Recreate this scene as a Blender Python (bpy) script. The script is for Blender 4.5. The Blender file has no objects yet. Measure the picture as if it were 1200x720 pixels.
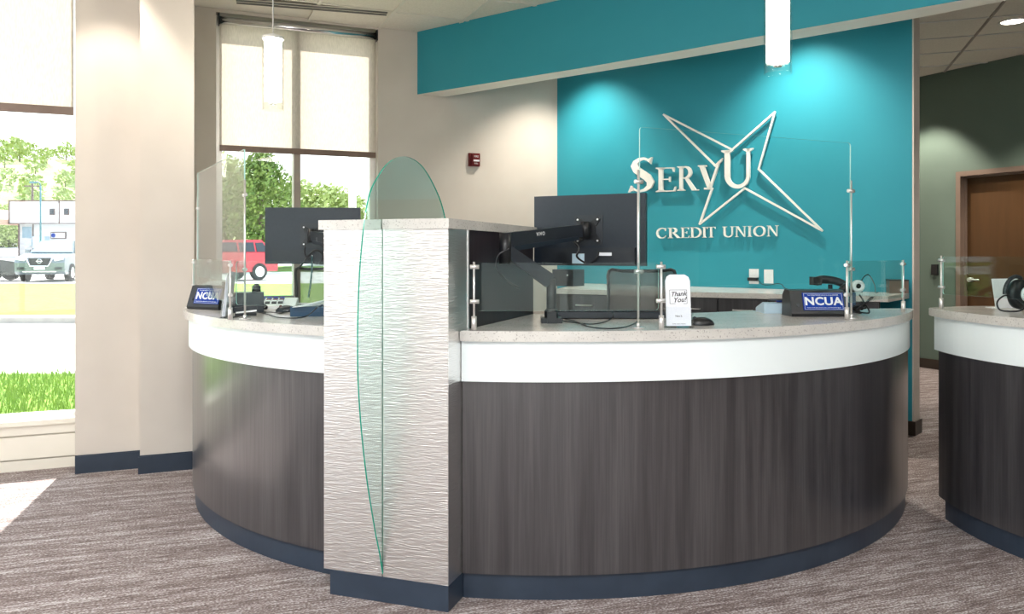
import bpy, bmesh, math, random
from mathutils import Vector, Matrix
random.seed(7)
S = bpy.context.scene
C = S.collection
F, HY, CH = 950.0, 298.0, 1.35          # focal length in pixels (1200 wide), horizon row, eye height

# ------------------------------------------------------------------ camera, sky, sun, exposure
cam_d = bpy.data.cameras.new('camera'); cam = bpy.data.objects.new('camera', cam_d); C.objects.link(cam)
cam.location = (0, 0, CH); cam.rotation_euler = (math.pi/2, 0, 0)
cam_d.sensor_width = 36; cam_d.lens = 36*F/1200; cam_d.shift_y = -(360-HY)/1200
cam_d.clip_start = .05; cam_d.clip_end = 2000
S.camera = cam
w = bpy.data.worlds.new('sky'); S.world = w; w.use_nodes = True
nt = w.node_tree; bg = nt.nodes['Background']
tc = nt.nodes.new('ShaderNodeTexCoord'); sx = nt.nodes.new('ShaderNodeSeparateXYZ'); rp = nt.nodes.new('ShaderNodeValToRGB')
nt.links.new(tc.outputs['Generated'], sx.inputs[0]); nt.links.new(sx.outputs['Z'], rp.inputs[0]); nt.links.new(rp.outputs[0], bg.inputs[0])
rp.color_ramp.elements[0].position = 0.0; rp.color_ramp.elements[0].color = (.95, .98, 1, 1)
rp.color_ramp.elements[1].position = .9; rp.color_ramp.elements[1].color = (.62, .80, 1, 1)
bg.inputs[1].default_value = 1.75
sd = bpy.data.lights.new('sun', 'SUN'); sd.energy = 10.0; sd.angle = math.radians(.6); sd.color = (1, .965, .91)
sun = bpy.data.objects.new('sun', sd); C.objects.link(sun)
sun.rotation_euler = Vector((.262, -.965, -1.24)).to_track_quat('-Z', 'Y').to_euler()
S.view_settings.view_transform = 'Standard'; S.view_settings.look = 'None'
S.view_settings.gamma = 1; S.view_settings.exposure = 0.8; S.view_settings.use_curve_mapping = False
S.cycles.use_denoising = True; S.cycles.max_bounces = 10; S.cycles.transparent_max_bounces = 16
S.cycles.sample_clamp_indirect = 6; S.cycles.caustics_reflective = False; S.cycles.caustics_refractive = False

# ------------------------------------------------------------------ helpers: places
def gp(x, y, h):
    """point of height h seen at pixel x, y"""
    z = (CH-h)*F/(y-HY); return Vector(((x-600)*z/F, z, h))
def at(x, z, h=0): return Vector(((x-600)*z/F, z, h))
def hz(y, z): return CH-(y-HY)*z/F
class Fr:
    """upright frame: origin p, along d, off = towards n"""
    def __init__(s, p, d, flip=False):
        s.p = Vector((p[0], p[1], 0)); s.d = Vector((d[0], d[1], 0)).normalized()
        s.n = Vector((s.d.y, -s.d.x, 0))
        if flip: s.n = -s.n
    def pt(s, a, h=0, o=0): return s.p+s.d*a+s.n*o+Vector((0, 0, h))
    def px(s, x, o=0):
        u = (x-600)/F; q = s.p+s.n*o
        return (u*q.y-q.x)/(s.d.x-u*s.d.y)
    def ph(s, x, y, o=0):
        a = s.px(x, o); return a, CH-(y-HY)*s.pt(a, 0, o).y/F
    def mat(s, a=0, h=0, o=0):
        q = s.pt(a, h, o)
        return Matrix(((s.d.x, -s.n.x, 0, q.x), (s.d.y, -s.n.y, 0, q.y), (0, 0, 1, q.z), (0, 0, 0, 1)))
def ll(d1, d2):
    """where line (p, d) meets line (p, d), in plan"""
    p, d = d1; q, e = d2; r = q-p; k = d.x*e.y-d.y*e.x
    return p+d*((r.x*e.y-r.y*e.x)/k)

# ------------------------------------------------------------------ helpers: meshes
ID = Matrix.Identity(4)
def box(bm, x0, x1, y0, y1, z0, z1, M=ID, mi=0):
    v = [bm.verts.new(M @ Vector((x, y, z))) for z in (z0, z1) for x, y in ((x0, y0), (x1, y0), (x1, y1), (x0, y1))]
    fs = [(3, 2, 1, 0), (4, 5, 6, 7), (0, 1, 5, 4), (1, 2, 6, 5), (2, 3, 7, 6), (3, 0, 4, 7)]
    for f in fs: bm.faces.new([v[i] for i in f]).material_index = mi
def fbox(bm, fr, a0, a1, h0, h1, o0, o1, mi=0):
    v = [bm.verts.new(fr.pt(a, h, o)) for h in (h0, h1) for a, o in ((a0, o1), (a1, o1), (a1, o0), (a0, o0))]
    for f in [(3, 2, 1, 0), (4, 5, 6, 7), (0, 1, 5, 4), (1, 2, 6, 5), (2, 3, 7, 6), (3, 0, 4, 7)]:
        bm.faces.new([v[i] for i in f]).material_index = mi
def prism(bm, poly, z0, z1, M=ID, mi=0, side=None, caps=True):
    a = [bm.verts.new(M @ Vector((p[0], p[1], z0))) for p in poly]
    b = [bm.verts.new(M @ Vector((p[0], p[1], z1))) for p in poly]; n = len(poly)
    if caps:
        bm.faces.new(list(reversed(a))).material_index = mi; bm.faces.new(b).material_index = mi
    for i in range(n):
        j = (i+1) % n; f = bm.faces.new((a[i], a[j], b[j], b[i])); f.material_index = mi if side is None else side
def cyl(bm, p, q, r, r2=None, n=16, mi=0):
    p, q = Vector(p), Vector(q); r2 = r if r2 is None else r2
    z = (q-p).normalized(); x = z.orthogonal().normalized(); y = z.cross(x)
    A = [bm.verts.new(p+(x*math.cos(t)+y*math.sin(t))*r) for t in [2*math.pi*i/n for i in range(n)]]
    B = [bm.verts.new(q+(x*math.cos(t)+y*math.sin(t))*r2) for t in [2*math.pi*i/n for i in range(n)]]
    bm.faces.new(list(reversed(A))).material_index = mi; bm.faces.new(B).material_index = mi
    for i in range(n):
        j = (i+1) % n; f = bm.faces.new((A[i], A[j], B[j], B[i])); f.smooth = True; f.material_index = mi
def lathe(bm, prof, c=(0, 0, 0), n=24, M=ID, mi=0):
    rings = []
    for r, z in prof:
        rings.append([bm.verts.new(M @ Vector((c[0]+r*math.cos(2*math.pi*i/n), c[1]+r*math.sin(2*math.pi*i/n), c[2]+z))) for i in range(n)])
    for a, b in zip(rings, rings[1:]):
        for i in range(n):
            j = (i+1) % n; f = bm.faces.new((a[i], a[j], b[j], b[i])); f.smooth = True; f.material_index = mi
def cat(pts, k=6, closed=False):
    P = [Vector(p) for p in pts]; n = len(P); out = []
    rng = range(n if closed else n-1)
    for i in rng:
        g = (lambda j: P[j % n]) if closed else (lambda j: P[min(max(j, 0), n-1)])
        a, b, c, d = g(i-1), g(i), g(i+1), g(i+2)
        for s in range(k):
            t = s/k; out.append(.5*((2*b)+(c-a)*t+(2*a-5*b+4*c-d)*t*t+(3*b-a-3*c+d)*t**3))
    if not closed: out.append(P[-1])
    return out
def tube(bm, pts, r, n=8, k=6, mi=0, smooth=True):
    P = cat(pts, k) if k > 1 else [Vector(p) for p in pts]
    rr = r if isinstance(r, (list, tuple)) else None
    prev = None; x = None
    for i, p in enumerate(P):
        t = (P[min(i+1, len(P)-1)]-P[max(i-1, 0)]).normalized()
        x = t.orthogonal().normalized() if x is None else (x-t*x.dot(t)).normalized()
        y = t.cross(x); ra = r if rr is None else rr[0]+(rr[1]-rr[0])*i/(len(P)-1)
        ring = [bm.verts.new(p+(x*math.cos(2*math.pi*j/n)+y*math.sin(2*math.pi*j/n))*ra) for j in range(n)]
        if prev:
            for j in range(n):
                f = bm.faces.new((prev[j], prev[(j+1) % n], ring[(j+1) % n], ring[j])); f.smooth = smooth; f.material_index = mi
        else: bm.faces.new(list(reversed(ring))).material_index = mi
        prev = ring
    bm.faces.new(prev).material_index = mi
def rbox(bm, x0, x1, y0, y1, z0, z1, r, M=ID, seg=3, mi=0):
    """box with rounded upright edges"""
    pl = []
    for cx, cy, a0 in ((x1-r, y1-r, 0), (x0+r, y1-r, 90), (x0+r, y0+r, 180), (x1-r, y0+r, 270)):
        for i in range(seg+1):
            t = math.radians(a0+90*i/seg); pl.append((cx+r*math.cos(t), cy+r*math.sin(t)))
    prism(bm, pl, z0, z1, M, mi)
def bev(bm, w=.003, seg=2):
    es = [e for e in bm.edges if len(e.link_faces) == 2 and e.calc_face_angle(0) > .6]
    bmesh.ops.bevel(bm, geom=es, offset=w, segments=seg, affect='EDGES', clamp_overlap=True)
WM = {}
def obj(name, bm, mat, parent=None, smooth=False, local=False, fix=True):
    if isinstance(bm, bpy.types.Mesh): me = bm
    else:
        if fix: bmesh.ops.recalc_face_normals(bm, faces=bm.faces[:])
        me = bpy.data.meshes.new(name); bm.to_mesh(me); bm.free()
    for m in (mat if isinstance(mat, (list, tuple)) else [mat]): me.materials.append(m)
    if smooth:
        for p in me.polygons: p.use_smooth = True
    o = bpy.data.objects.new(name, me); C.objects.link(o)
    if parent is not None:
        if not local: me.transform(WM[parent.name].inverted())
        o.parent = parent; WM[o.name] = WM[parent.name].copy()
    elif not local:
        vs = [v.co for v in me.vertices]
        c = Vector(((min(v.x for v in vs)+max(v.x for v in vs))/2, (min(v.y for v in vs)+max(v.y for v in vs))/2, min(v.z for v in vs)))
        me.transform(Matrix.Translation(-c)); o.location = c; WM[o.name] = Matrix.Translation(c)
    else: WM[o.name] = ID.copy()
    return o
def tag(o, label=None, cate=None, group=None, kind=None):
    if label: o['label'] = label
    if cate: o['category'] = cate
    if group: o['group'] = group
    if kind: o['kind'] = kind
    return o
def thing(name, label, cate, M, group=None):
    o = bpy.data.objects.new(name, None); C.objects.link(o); o.empty_display_size = .05
    if not isinstance(M, Matrix): M = Matrix.Translation(Vector(M))
    o.matrix_world = M; WM[o.name] = M.copy()
    return tag(o, label, cate, group)
def kids(o): return [c for c in bpy.data.objects if c.parent == o]
def tree_of(o): return [(c, tree_of(c)) for c in kids(o)]
def copy_tree(o, M, label=None, group=None, tr=None):
    tr = tree_of(o) if tr is None else tr
    r = o.copy(); C.objects.link(r); r.matrix_world = M; WM[r.name] = M.copy()
    if label: r['label'] = label
    if group: r['group'] = group
    def rec(par, t):
        for c, sub in t:
            d = c.copy(); C.objects.link(d); d.parent = par; WM[d.name] = M.copy(); rec(d, sub)
    rec(r, tr); return r
def B(): return bmesh.new()
def TR(x, y, z, rz=0, rx=0, ry=0):
    return Matrix.Translation((x, y, z)) @ Matrix.Rotation(rz, 4, 'Z') @ Matrix.Rotation(ry, 4, 'Y') @ Matrix.Rotation(rx, 4, 'X')
def text_mesh(s, size, depth, bold=0, shear=0, align='CENTER', sp=1.0):
    cu = bpy.data.curves.new('lettering', 'FONT'); cu.body = s; cu.size = size; cu.extrude = depth; cu.offset = bold
    cu.shear = shear; cu.align_x = align; cu.align_y = 'CENTER'; cu.space_character = sp; cu.resolution_u = 3
    o = bpy.data.objects.new('lettering', cu); C.objects.link(o)
    dg = bpy.context.evaluated_depsgraph_get(); me = bpy.data.meshes.new_from_object(o.evaluated_get(dg))
    bpy.data.objects.remove(o); bpy.data.curves.remove(cu); me.name = 'lettering'; return me
def put_text(name, s, size, M, mat, parent, bold=0, shear=0, align='CENTER', depth=.0004, sp=1.0, sx=1.0):
    """flat lettering; M maps text x/y plane to the world"""
    me = text_mesh(s, size, depth, bold, shear, align, sp)
    me.transform(M @ Matrix.Diagonal((sx, 1, 1, 1))); return obj(name, me, mat, parent)

# ------------------------------------------------------------------ helpers: materials
def mat(name, col, rough=.5, metal=0.0, spec=.5, **kw):
    m = bpy.data.materials.new(name); m.use_nodes = True; n = m.node_tree; b = n.nodes['Principled BSDF']
    b.inputs['Base Color'].default_value = (*col, 1); b.inputs['Roughness'].default_value = rough
    b.inputs['Metallic'].default_value = metal; b.inputs['Specular IOR Level'].default_value = spec
    if 'emit' in kw:
        b.inputs['Emission Color'].default_value = (*kw['emit'], 1); b.inputs['Emission Strength'].default_value = kw.get('es', 1)
    if kw.get('coat'): b.inputs['Coat Weight'].default_value = kw['coat']; b.inputs['Coat Roughness'].default_value = .17
    if 'noise' in kw:                       # (scale vec, second colour, contrast low, high, detail)
        sc, c2, lo, hi = kw['noise'][:4]
        t = n.nodes.new('ShaderNodeTexCoord'); mp = n.nodes.new('ShaderNodeMapping'); no = n.nodes.new('ShaderNodeTexNoise')
        cr = n.nodes.new('ShaderNodeValToRGB'); no.inputs['Scale'].default_value = 1; no.inputs['Detail'].default_value = kw.get('detail', 4)
        mp.inputs['Scale'].default_value = sc if isinstance(sc, (tuple, list)) else (sc, sc, sc)
        mp.inputs['Rotation'].default_value = kw.get('rot', (0, 0, 0)); mp.vector_type = 'TEXTURE' if False else 'POINT'
        n.links.new(t.outputs['Object'], mp.inputs[0]); n.links.new(mp.outputs[0], no.inputs[0]); n.links.new(no.outputs['Fac'], cr.inputs[0])
        cr.color_ramp.elements[0].position = lo; cr.color_ramp.elements[1].position = hi
        cr.color_ramp.elements[0].color = (*col, 1); cr.color_ramp.elements[1].color = (*c2, 1)
        n.links.new(cr.outputs[0], b.inputs['Base Color'])
        if kw.get('bump'):
            bu = n.nodes.new('ShaderNodeBump'); bu.inputs['Strength'].default_value = kw['bump']; bu.inputs['Distance'].default_value = kw.get('bd', .004)
            n.links.new(no.outputs['Fac'], bu.inputs['Height']); n.links.new(bu.outputs[0], b.inputs['Normal'])
    return m
def glass(name, tint, base=.04, rough=0.0, graz=.9):
    m = bpy.data.materials.new(name); m.use_nodes = True; n = m.node_tree; n.nodes.clear()
    o = n.nodes.new('ShaderNodeOutputMaterial'); mx = n.nodes.new('ShaderNodeMixShader'); t = n.nodes.new('ShaderNodeBsdfTransparent')
    g = n.nodes.new('ShaderNodeBsdfGlossy'); f = n.nodes.new('ShaderNodeLayerWeight'); f.inputs[0].default_value = .5
    pw = n.nodes.new('ShaderNodeMath'); pw.operation = 'POWER'; pw.inputs[1].default_value = 5
    ml = n.nodes.new('ShaderNodeMath'); ml.operation = 'MULTIPLY_ADD'; ml.inputs[1].default_value = graz; ml.inputs[2].default_value = base
    t.inputs[0].default_value = (*tint, 1); g.inputs['Roughness'].default_value = rough
    n.links.new(f.outputs['Facing'], pw.inputs[0]); n.links.new(pw.outputs[0], ml.inputs[0]); n.links.new(ml.outputs[0], mx.inputs[0])
    n.links.new(t.outputs[0], mx.inputs[1]); n.links.new(g.outputs[0], mx.inputs[2]); n.links.new(mx.outputs[0], o.inputs[0])
    return m
def fabric(name, col, transp=.05, transl=.5):
    m = bpy.data.materials.new(name); m.use_nodes = True; n = m.node_tree; n.nodes.clear()
    o = n.nodes.new('ShaderNodeOutputMaterial'); d = n.nodes.new('ShaderNodeBsdfDiffuse'); tl = n.nodes.new('ShaderNodeBsdfTranslucent')
    tp = n.nodes.new('ShaderNodeBsdfTransparent'); a = n.nodes.new('ShaderNodeMixShader'); b = n.nodes.new('ShaderNodeMixShader')
    a.inputs[0].default_value = transl; b.inputs[0].default_value = transp
    t = n.nodes.new('ShaderNodeTexCoord'); mp = n.nodes.new('ShaderNodeMapping'); no = n.nodes.new('ShaderNodeTexNoise'); mixc = n.nodes.new('ShaderNodeValToRGB')
    mp.inputs['Scale'].default_value = (160, 160, 25); no.inputs['Scale'].default_value = 1
    n.links.new(t.outputs['Object'], mp.inputs[0]); n.links.new(mp.outputs[0], no.inputs[0]); n.links.new(no.outputs['Fac'], mixc.inputs[0])
    mixc.color_ramp.elements[0].position = .3; mixc.color_ramp.elements[1].position = .7
    mixc.color_ramp.elements[0].color = (col[0]*.85, col[1]*.85, col[2]*.85, 1); mixc.color_ramp.elements[1].color = (*col, 1)
    n.links.new(mixc.outputs[0], d.inputs[0]); n.links.new(mixc.outputs[0], tl.inputs[0])
    n.links.new(d.outputs[0], a.inputs[1]); n.links.new(tl.outputs[0], a.inputs[2])
    n.links.new(a.outputs[0], b.inputs[1]); n.links.new(tp.outputs[0], b.inputs[2]); n.links.new(b.outputs[0], o.inputs[0])
    return m
def emis(name, col, s):
    return mat(name, col, .5, emit=col, es=s)
A_W = math.atan2(.389, .921)             # heading of the window walls
M_ = dict(
    beige=mat('beige_paint', (.60, .545, .485), .7, noise=((3, 3, 3), (.64, .585, .525), .3, .7)),
    teal=mat('teal_paint', (.026, .275, .355), .5, spec=.3, noise=((2, 2, 2), (.030, .29, .37), .3, .7)),
    cream=mat('cream_paint', (.88, .85, .76), .6, noise=((3, 3, 3), (.9, .87, .79), .3, .7)),
    sage=mat('sage_paint', (.11, .155, .125), .7, noise=((3, 3, 3), (.12, .168, .136), .3, .7)),
    tile=mat('ceiling_tile', (.74, .70, .62), .9, noise=((60, 60, 60), (.80, .76, .68), .35, .6), bump=.3, bd=.002),
    tbar=mat('ceiling_grid', (.72, .69, .62), .5, noise=(5, (.75, .72, .65), .3, .7)),
    navy=mat('navy_vinyl', (.022, .034, .055), .38, noise=((8, 8, 8), (.03, .045, .07), .3, .7)),
    brownbase=mat('brown_vinyl', (.03, .02, .014), .4, noise=(8, (.04, .028, .02), .3, .7)),
    sill=mat('window_enamel', (.78, .74, .64), .35, noise=(4, (.82, .78, .69), .3, .7)),
    frame=mat('white_aluminium', (.75, .74, .72), .35, .3, noise=(4, (.8, .79, .77), .3, .7)),
    mull=mat('tan_aluminium', (.34, .29, .25), .4, .2, noise=(4, (.38, .33, .29), .3, .7)),
    hem=mat('bronze_hem', (.16, .11, .085), .4, .3, noise=(9, (.2, .14, .11), .3, .7)),
    tube=mat('polished_tube', (.8, .8, .82), .18, 1, noise=(9, (.85, .85, .87), .3, .7)),
    steel=mat('brushed_steel', (.78, .77, .76), .3, .75, noise=((40, 40, 200), (.86, .85, .84), .3, .7)),
    white=mat('white_acrylic', (.88, .96, .975), .3, noise=(3, (.90, .975, .985), .3, .7)),
    blk=mat('black_plastic', (.006, .007, .009), .38, noise=(30, (.009, .010, .013), .3, .7)),
    dgrey=mat('dark_grey_plastic', (.016, .020, .027), .34, noise=(30, (.021, .026, .034), .3, .7)),
    moncase=mat('monitor_plastic', (.011, .018, .028), .32, noise=(60, (.014, .022, .034), .3, .7)),
    blue=mat('navy_blue_plastic', (.01, .05, .11), .35, noise=(20, (.014, .06, .13), .3, .7)),
    signblue=mat('sign_blue', (.001, .038, .30), .5, spec=.2, noise=(9, (.002, .042, .32), .3, .7)),
    letter=mat('white_letter', (.86, .82, .78), .4, noise=(9, (.9, .86, .82), .3, .7)),
    ink=mat('black_ink', (.015, .015, .02), .6, noise=(50, (.03, .03, .035), .3, .7)),
    paper=mat('white_card', (.82, .84, .9), .6, noise=(40, (.86, .88, .94), .3, .7)),
    red=mat('red_enamel', (.11, .004, .006), .3, noise=(9, (.14, .005, .008), .3, .7)),
    whitep=mat('white_plastic', (.78, .8, .82), .35, noise=(20, (.83, .85, .87), .3, .7)),
    ltblue=mat('pale_blue_plastic', (.5, .66, .78), .4, noise=(20, (.55, .7, .82), .3, .7)),
    doorw=mat('door_wood', (.065, .031, .011), .4, noise=((14, 14, 1.2), (.085, .041, .015), .3, .7), bump=.05),
    doorf=mat('door_frame_paint', (.19, .135, .105), .45, noise=(5, (.21, .15, .115), .3, .7)),
    opal=emis('lamp_opal', (1, .90, .76), 24.0),
    lampspot=emis('lamp_spot', (1, .9, .75), 12.0),
    panel=emis('fill_panel_glow', (1, .93, .84), 6.0),
    clear=glass('clear_glass', (.97, .98, .97), .02, graz=.5),
    pane=glass('window_glass', (.98, .99, .985), .03),
    guard=glass('guard_glass', (.90, .965, .95), .012),
    screen=glass('screen_glass', (.96, .99, .986), .015),
    acryl=glass('clear_acrylic', (.975, .985, .99), .02),
    finface=glass('teal_glass', (.87, .955, .935), .04),
    finedge=mat('green_glass_edge', (.0, .26, .18), .15, noise=(9, (.0, .33, .23), .3, .7)),
    guardedge=mat('pale_glass_edge', (.45, .72, .68), .2, noise=(9, (.5, .78, .72), .3, .7)),
    blind=fabric('blind_fabric', (.76, .70, .64), .035, .68),
    mesh=fabric('chair_mesh', (.17, .14, .13), .22, .3),
)
# wood laminate: vertical grain
def laminate(name, c1, c2, rough=.34, spec=.8, coat=.5):
    m = mat(name, c1, rough, spec=spec, coat=coat, noise=((22, 22, .9), c2, .36, .66), detail=6, bump=.06, bd=.002)
    n = m.node_tree; b = n.nodes['Principled BSDF']
    t = n.nodes.new('ShaderNodeTexCoord'); mp = n.nodes.new('ShaderNodeMapping'); no = n.nodes.new('ShaderNodeTexNoise')
    mp.inputs['Scale'].default_value = (160, 160, 3); no.inputs['Scale'].default_value = 1; no.inputs['Detail'].default_value = 3
    mx = n.nodes.new('ShaderNodeMixRGB'); mx.blend_type = 'MULTIPLY'; mx.inputs[0].default_value = .55
    cr = n.nodes.new('ShaderNodeValToRGB'); cr.color_ramp.elements[0].position = .38; cr.color_ramp.elements[1].position = .6
    cr.color_ramp.elements[0].color = (.45, .45, .47, 1)
    n.links.new(t.outputs['Object'], mp.inputs[0]); n.links.new(mp.outputs[0], no.inputs[0]); n.links.new(no.outputs['Fac'], cr.inputs[0])
    src = b.inputs['Base Color'].links[0].from_socket
    n.links.new(src, mx.inputs[1]); n.links.new(cr.outputs[0], mx.inputs[2]); n.links.new(mx.outputs[0], b.inputs['Base Color'])
    return m
M_['lam'] = laminate('charcoal_woodgrain', (.036, .033, .037), (.070, .066, .070), .3)
M_['lamdark'] = laminate('dark_woodgrain', (.020, .015, .020), (.034, .026, .032), .35, .3, 0)
# speckled quartz
def quartz():
    m = mat('speckled_quartz', (.56, .54, .51), .2, noise=(7, (.66, .64, .60), .3, .7), detail=8)
    n = m.node_tree; b = n.nodes['Principled BSDF']
    t = n.nodes.new('ShaderNodeTexCoord'); vo = n.nodes.new('ShaderNodeTexNoise'); vo.inputs['Scale'].default_value = 160; vo.inputs['Detail'].default_value = 2
    cr = n.nodes.new('ShaderNodeValToRGB'); cr.color_ramp.elements[0].position = .30; cr.color_ramp.elements[1].position = .40
    cr.color_ramp.elements[0].color = (.45, .43, .42, 1); cr.color_ramp.elements[1].color = (1, 1, 1, 1)
    mx = n.nodes.new('ShaderNodeMixRGB'); mx.blend_type = 'MULTIPLY'; mx.inputs[0].default_value = 1
    src = b.inputs['Base Color'].links[0].from_socket
    n.links.new(t.outputs['Object'], vo.inputs[0]); n.links.new(vo.outputs['Fac'], cr.inputs[0])
    n.links.new(src, mx.inputs[1]); n.links.new(cr.outputs[0], mx.inputs[2]); n.links.new(mx.outputs[0], b.inputs['Base Color'])
    return m
M_['quartz'] = quartz()
# rippled metal cladding
def ripple():
    m = bpy.data.materials.new('rippled_metal'); m.use_nodes = True; n = m.node_tree; b = n.nodes['Principled BSDF']
    b.inputs['Base Color'].default_value = (.88, .865, .85, 1); b.inputs['Metallic'].default_value = 1.0; b.inputs['Roughness'].default_value = .30
    t = n.nodes.new('ShaderNodeTexCoord'); mp = n.nodes.new('ShaderNodeMapping'); no = n.nodes.new('ShaderNodeTexNoise')
    mp.inputs['Scale'].default_value = (20, 20, 200); no.inputs['Scale'].default_value = 1; no.inputs['Detail'].default_value = 1.5; no.inputs['Distortion'].default_value = .6
    bu = n.nodes.new('ShaderNodeBump'); bu.inputs['Strength'].default_value = .65; bu.inputs['Distance'].default_value = .0032
    n.links.new(t.outputs['Object'], mp.inputs[0]); n.links.new(mp.outputs[0], no.inputs[0]); n.links.new(no.outputs['Fac'], bu.inputs['Height'])
    n.links.new(bu.outputs[0], b.inputs['Normal']); return m
M_['ripple'] = ripple()
# carpet
def carpet():
    m = bpy.data.materials.new('loop_carpet'); m.use_nodes = True; n = m.node_tree; b = n.nodes['Principled BSDF']; b.inputs['Roughness'].default_value = .95
    b.inputs['Specular IOR Level'].default_value = .1
    t = n.nodes.new('ShaderNodeTexCoord'); r = n.nodes.new('ShaderNodeMapping'); r.inputs['Rotation'].default_value = (0, 0, -math.radians(19))
    n.links.new(t.outputs['Object'], r.inputs[0])
    def nz(sc, det):
        mp = n.nodes.new('ShaderNodeMapping'); mp.inputs['Scale'].default_value = sc; no = n.nodes.new('ShaderNodeTexNoise')
        no.inputs['Scale'].default_value = 1; no.inputs['Detail'].default_value = det
        n.links.new(r.outputs[0], mp.inputs[0]); n.links.new(mp.outputs[0], no.inputs[0]); return no
    a = nz((8, 150, 1), 3); c = nz((95, 190, 1), 1.5); d = nz((1.2, 18, 1), 2)
    cr = n.nodes.new('ShaderNodeValToRGB'); e = cr.color_ramp.elements; e[0].position = .42; e[0].color = (.125, .095, .092, 1); e[1].position = .60; e[1].color = (.56, .53, .53, 1)
    x = e.new(.52); x.color = (.265, .217, .207, 1)
    ad = n.nodes.new('ShaderNodeMath'); ad.operation = 'MULTIPLY_ADD'; ad.inputs[1].default_value = .38; ad2 = n.nodes.new('ShaderNodeMath'); ad2.operation = 'MULTIPLY_ADD'; ad2.inputs[1].default_value = .42
    ad3 = n.nodes.new('ShaderNodeMath'); ad3.operation = 'MULTIPLY'; ad3.inputs[1].default_value = .20
    n.links.new(d.outputs['Fac'], ad3.inputs[0]); n.links.new(c.outputs['Fac'], ad2.inputs[0]); n.links.new(ad3.outputs[0], ad2.inputs[2])
    n.links.new(a.outputs['Fac'], ad.inputs[0]); n.links.new(ad2.outputs[0], ad.inputs[2]); n.links.new(ad.outputs[0], cr.inputs[0])
    n.links.new(cr.outputs[0], b.inputs['Base Color'])
    bu = n.nodes.new('ShaderNodeBump'); bu.inputs['Strength'].default_value = .6; bu.inputs['Distance'].default_value = .004
    n.links.new(ad.outputs[0], bu.inputs['Height']); n.links.new(bu.outputs[0], b.inputs['Normal']); return m
M_['carpet'] = carpet()

# ------------------------------------------------------------------ frames of the place
HC = 3.47                                                   # ceiling height
DW = Vector((.921, .389, 0)).normalized()
W2 = Fr(gp(444, 32.4, HC), DW)                              # far window wall (window_2 and the beige wall)
WL = Fr(gp(87, 546.6, 0), DW)                               # near left window wall
P1 = Fr(gp(88, 555.6, 0), DW); P2 = Fr(gp(164, 555.6, 0), DW)
DR = Fr(gp(1073.3, 429.7, 0), (.441, -.897))                # wall with the brown door
tl = W2.pt(W2.px(653)); tr_ = gp(1069, 510.5, 0)
TW = Fr(tl, tr_-tl)                                         # teal wall, a from 0 at the left corner
TWL = (tr_-tl).length
PO = gp(525.3, 718.2, 0); PL = gp(386.9, 696.6, 0)
PY = Fr(PO, PL-PO, True); PY.n = Vector((.3247, .9458, 0)); PY.n = Vector((-PY.d.y, PY.d.x, 0)); PY.n = PY.n if PY.n.y > 0 else -PY.n   # pylon: a to the left, o = depth away
PW = (PL-PO).length

# ------------------------------------------------------------------ room shell
def st(name, bm, m, parent=None, smooth=False):
    o = obj(name, bm, m, parent, smooth)
    if parent is None: o['kind'] = 'structure'
    return o
XL, XR, YB = -7.0, 10.6, -4.5
# corner points of the floor
drend = DR.pt(11.8)
wl_left = WL.pt((XL-WL.p.x)/WL.d.x)
wr = ll((W2.p, W2.d), (DR.p, DR.d))
o_ = WL.pt((XL-.3-WL.p.x)/WL.d.x, 0, -.27); o1 = WL.pt(.40, 0, -.27); o2 = W2.pt(W2.px(228)-.22, 0, -.24); o3 = W2.pt(W2.px(1100), 0, -.24)
foot = [(XL-.3, YB-.3), (XR+.3, YB-.3), (XR+.3, 12.5), (o3.x, 12.5), (o3.x, o3.y), (o2.x, o2.y), (o1.x, o1.y), (o_.x, o_.y)]
b = B(); prism(b, foot, -.12, 0); floor = st('floor', b, M_['carpet'])
b = B(); prism(b, foot, HC+.012, HC+.2); ceil = st('ceiling', b, M_['tbar'])
# far window wall: left strip, window, beige part
S_L = W2.px(228)-.22; S0 = W2.px(253.3); S1 = W2.px(443); SR = (wr-W2.p).dot(W2.d)+.1
SILL = .283; TH = .24
b = B()
fbox(b, W2, S_L, S0, 0, HC+.02, -TH, 0); fbox(b, W2, S1, SR, 0, HC+.02, -TH, 0)
fbox(b, W2, S0, S1, 0, SILL, -TH, 0); fbox(b, W2, S0, S1, HC-.02, HC+.02, -TH, 0)
wall_far = st('wall_far', b, M_['beige'])
def window(fr, s0, s1, mulls, name, label_=None):
    b = B()
    for a0, a1 in ((s0, s0+.055), (s1-.055, s1)): fbox(b, fr, a0, a1, SILL, HC-.02, -.20, -.10)
    fbox(b, fr, s0, s1, SILL, SILL+.045, -.20, -.10); fbox(b, fr, s0, s1, HC-.09, HC-.02, -.20, -.10)
    o = st(name, b, M_['frame'])
    for m in mulls:
        b = B(); fbox(b, fr, m-.03, m+.03, SILL+.045, HC-.09, -.215, -.085); st('mullion', b, M_['mull'], o)
    es = [s0+.055]+[q for m in mulls for q in (m-.03, m+.03)]+[s1-.055]
    for i in range(0, len(es), 2):
        b = B(); fbox(b, fr, es[i], es[i+1], SILL+.045, HC-.09, -.155, -.147); st('pane', b, M_['pane'], o)
    b = B(); fbox(b, fr, s0, s1, SILL-.001, SILL+.03, -.10, .03); st('window_sill', b, M_['sill'], o)
    return o
window(W2, S0, S1, [W2.px(348, -.1)], 'window_2')
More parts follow.
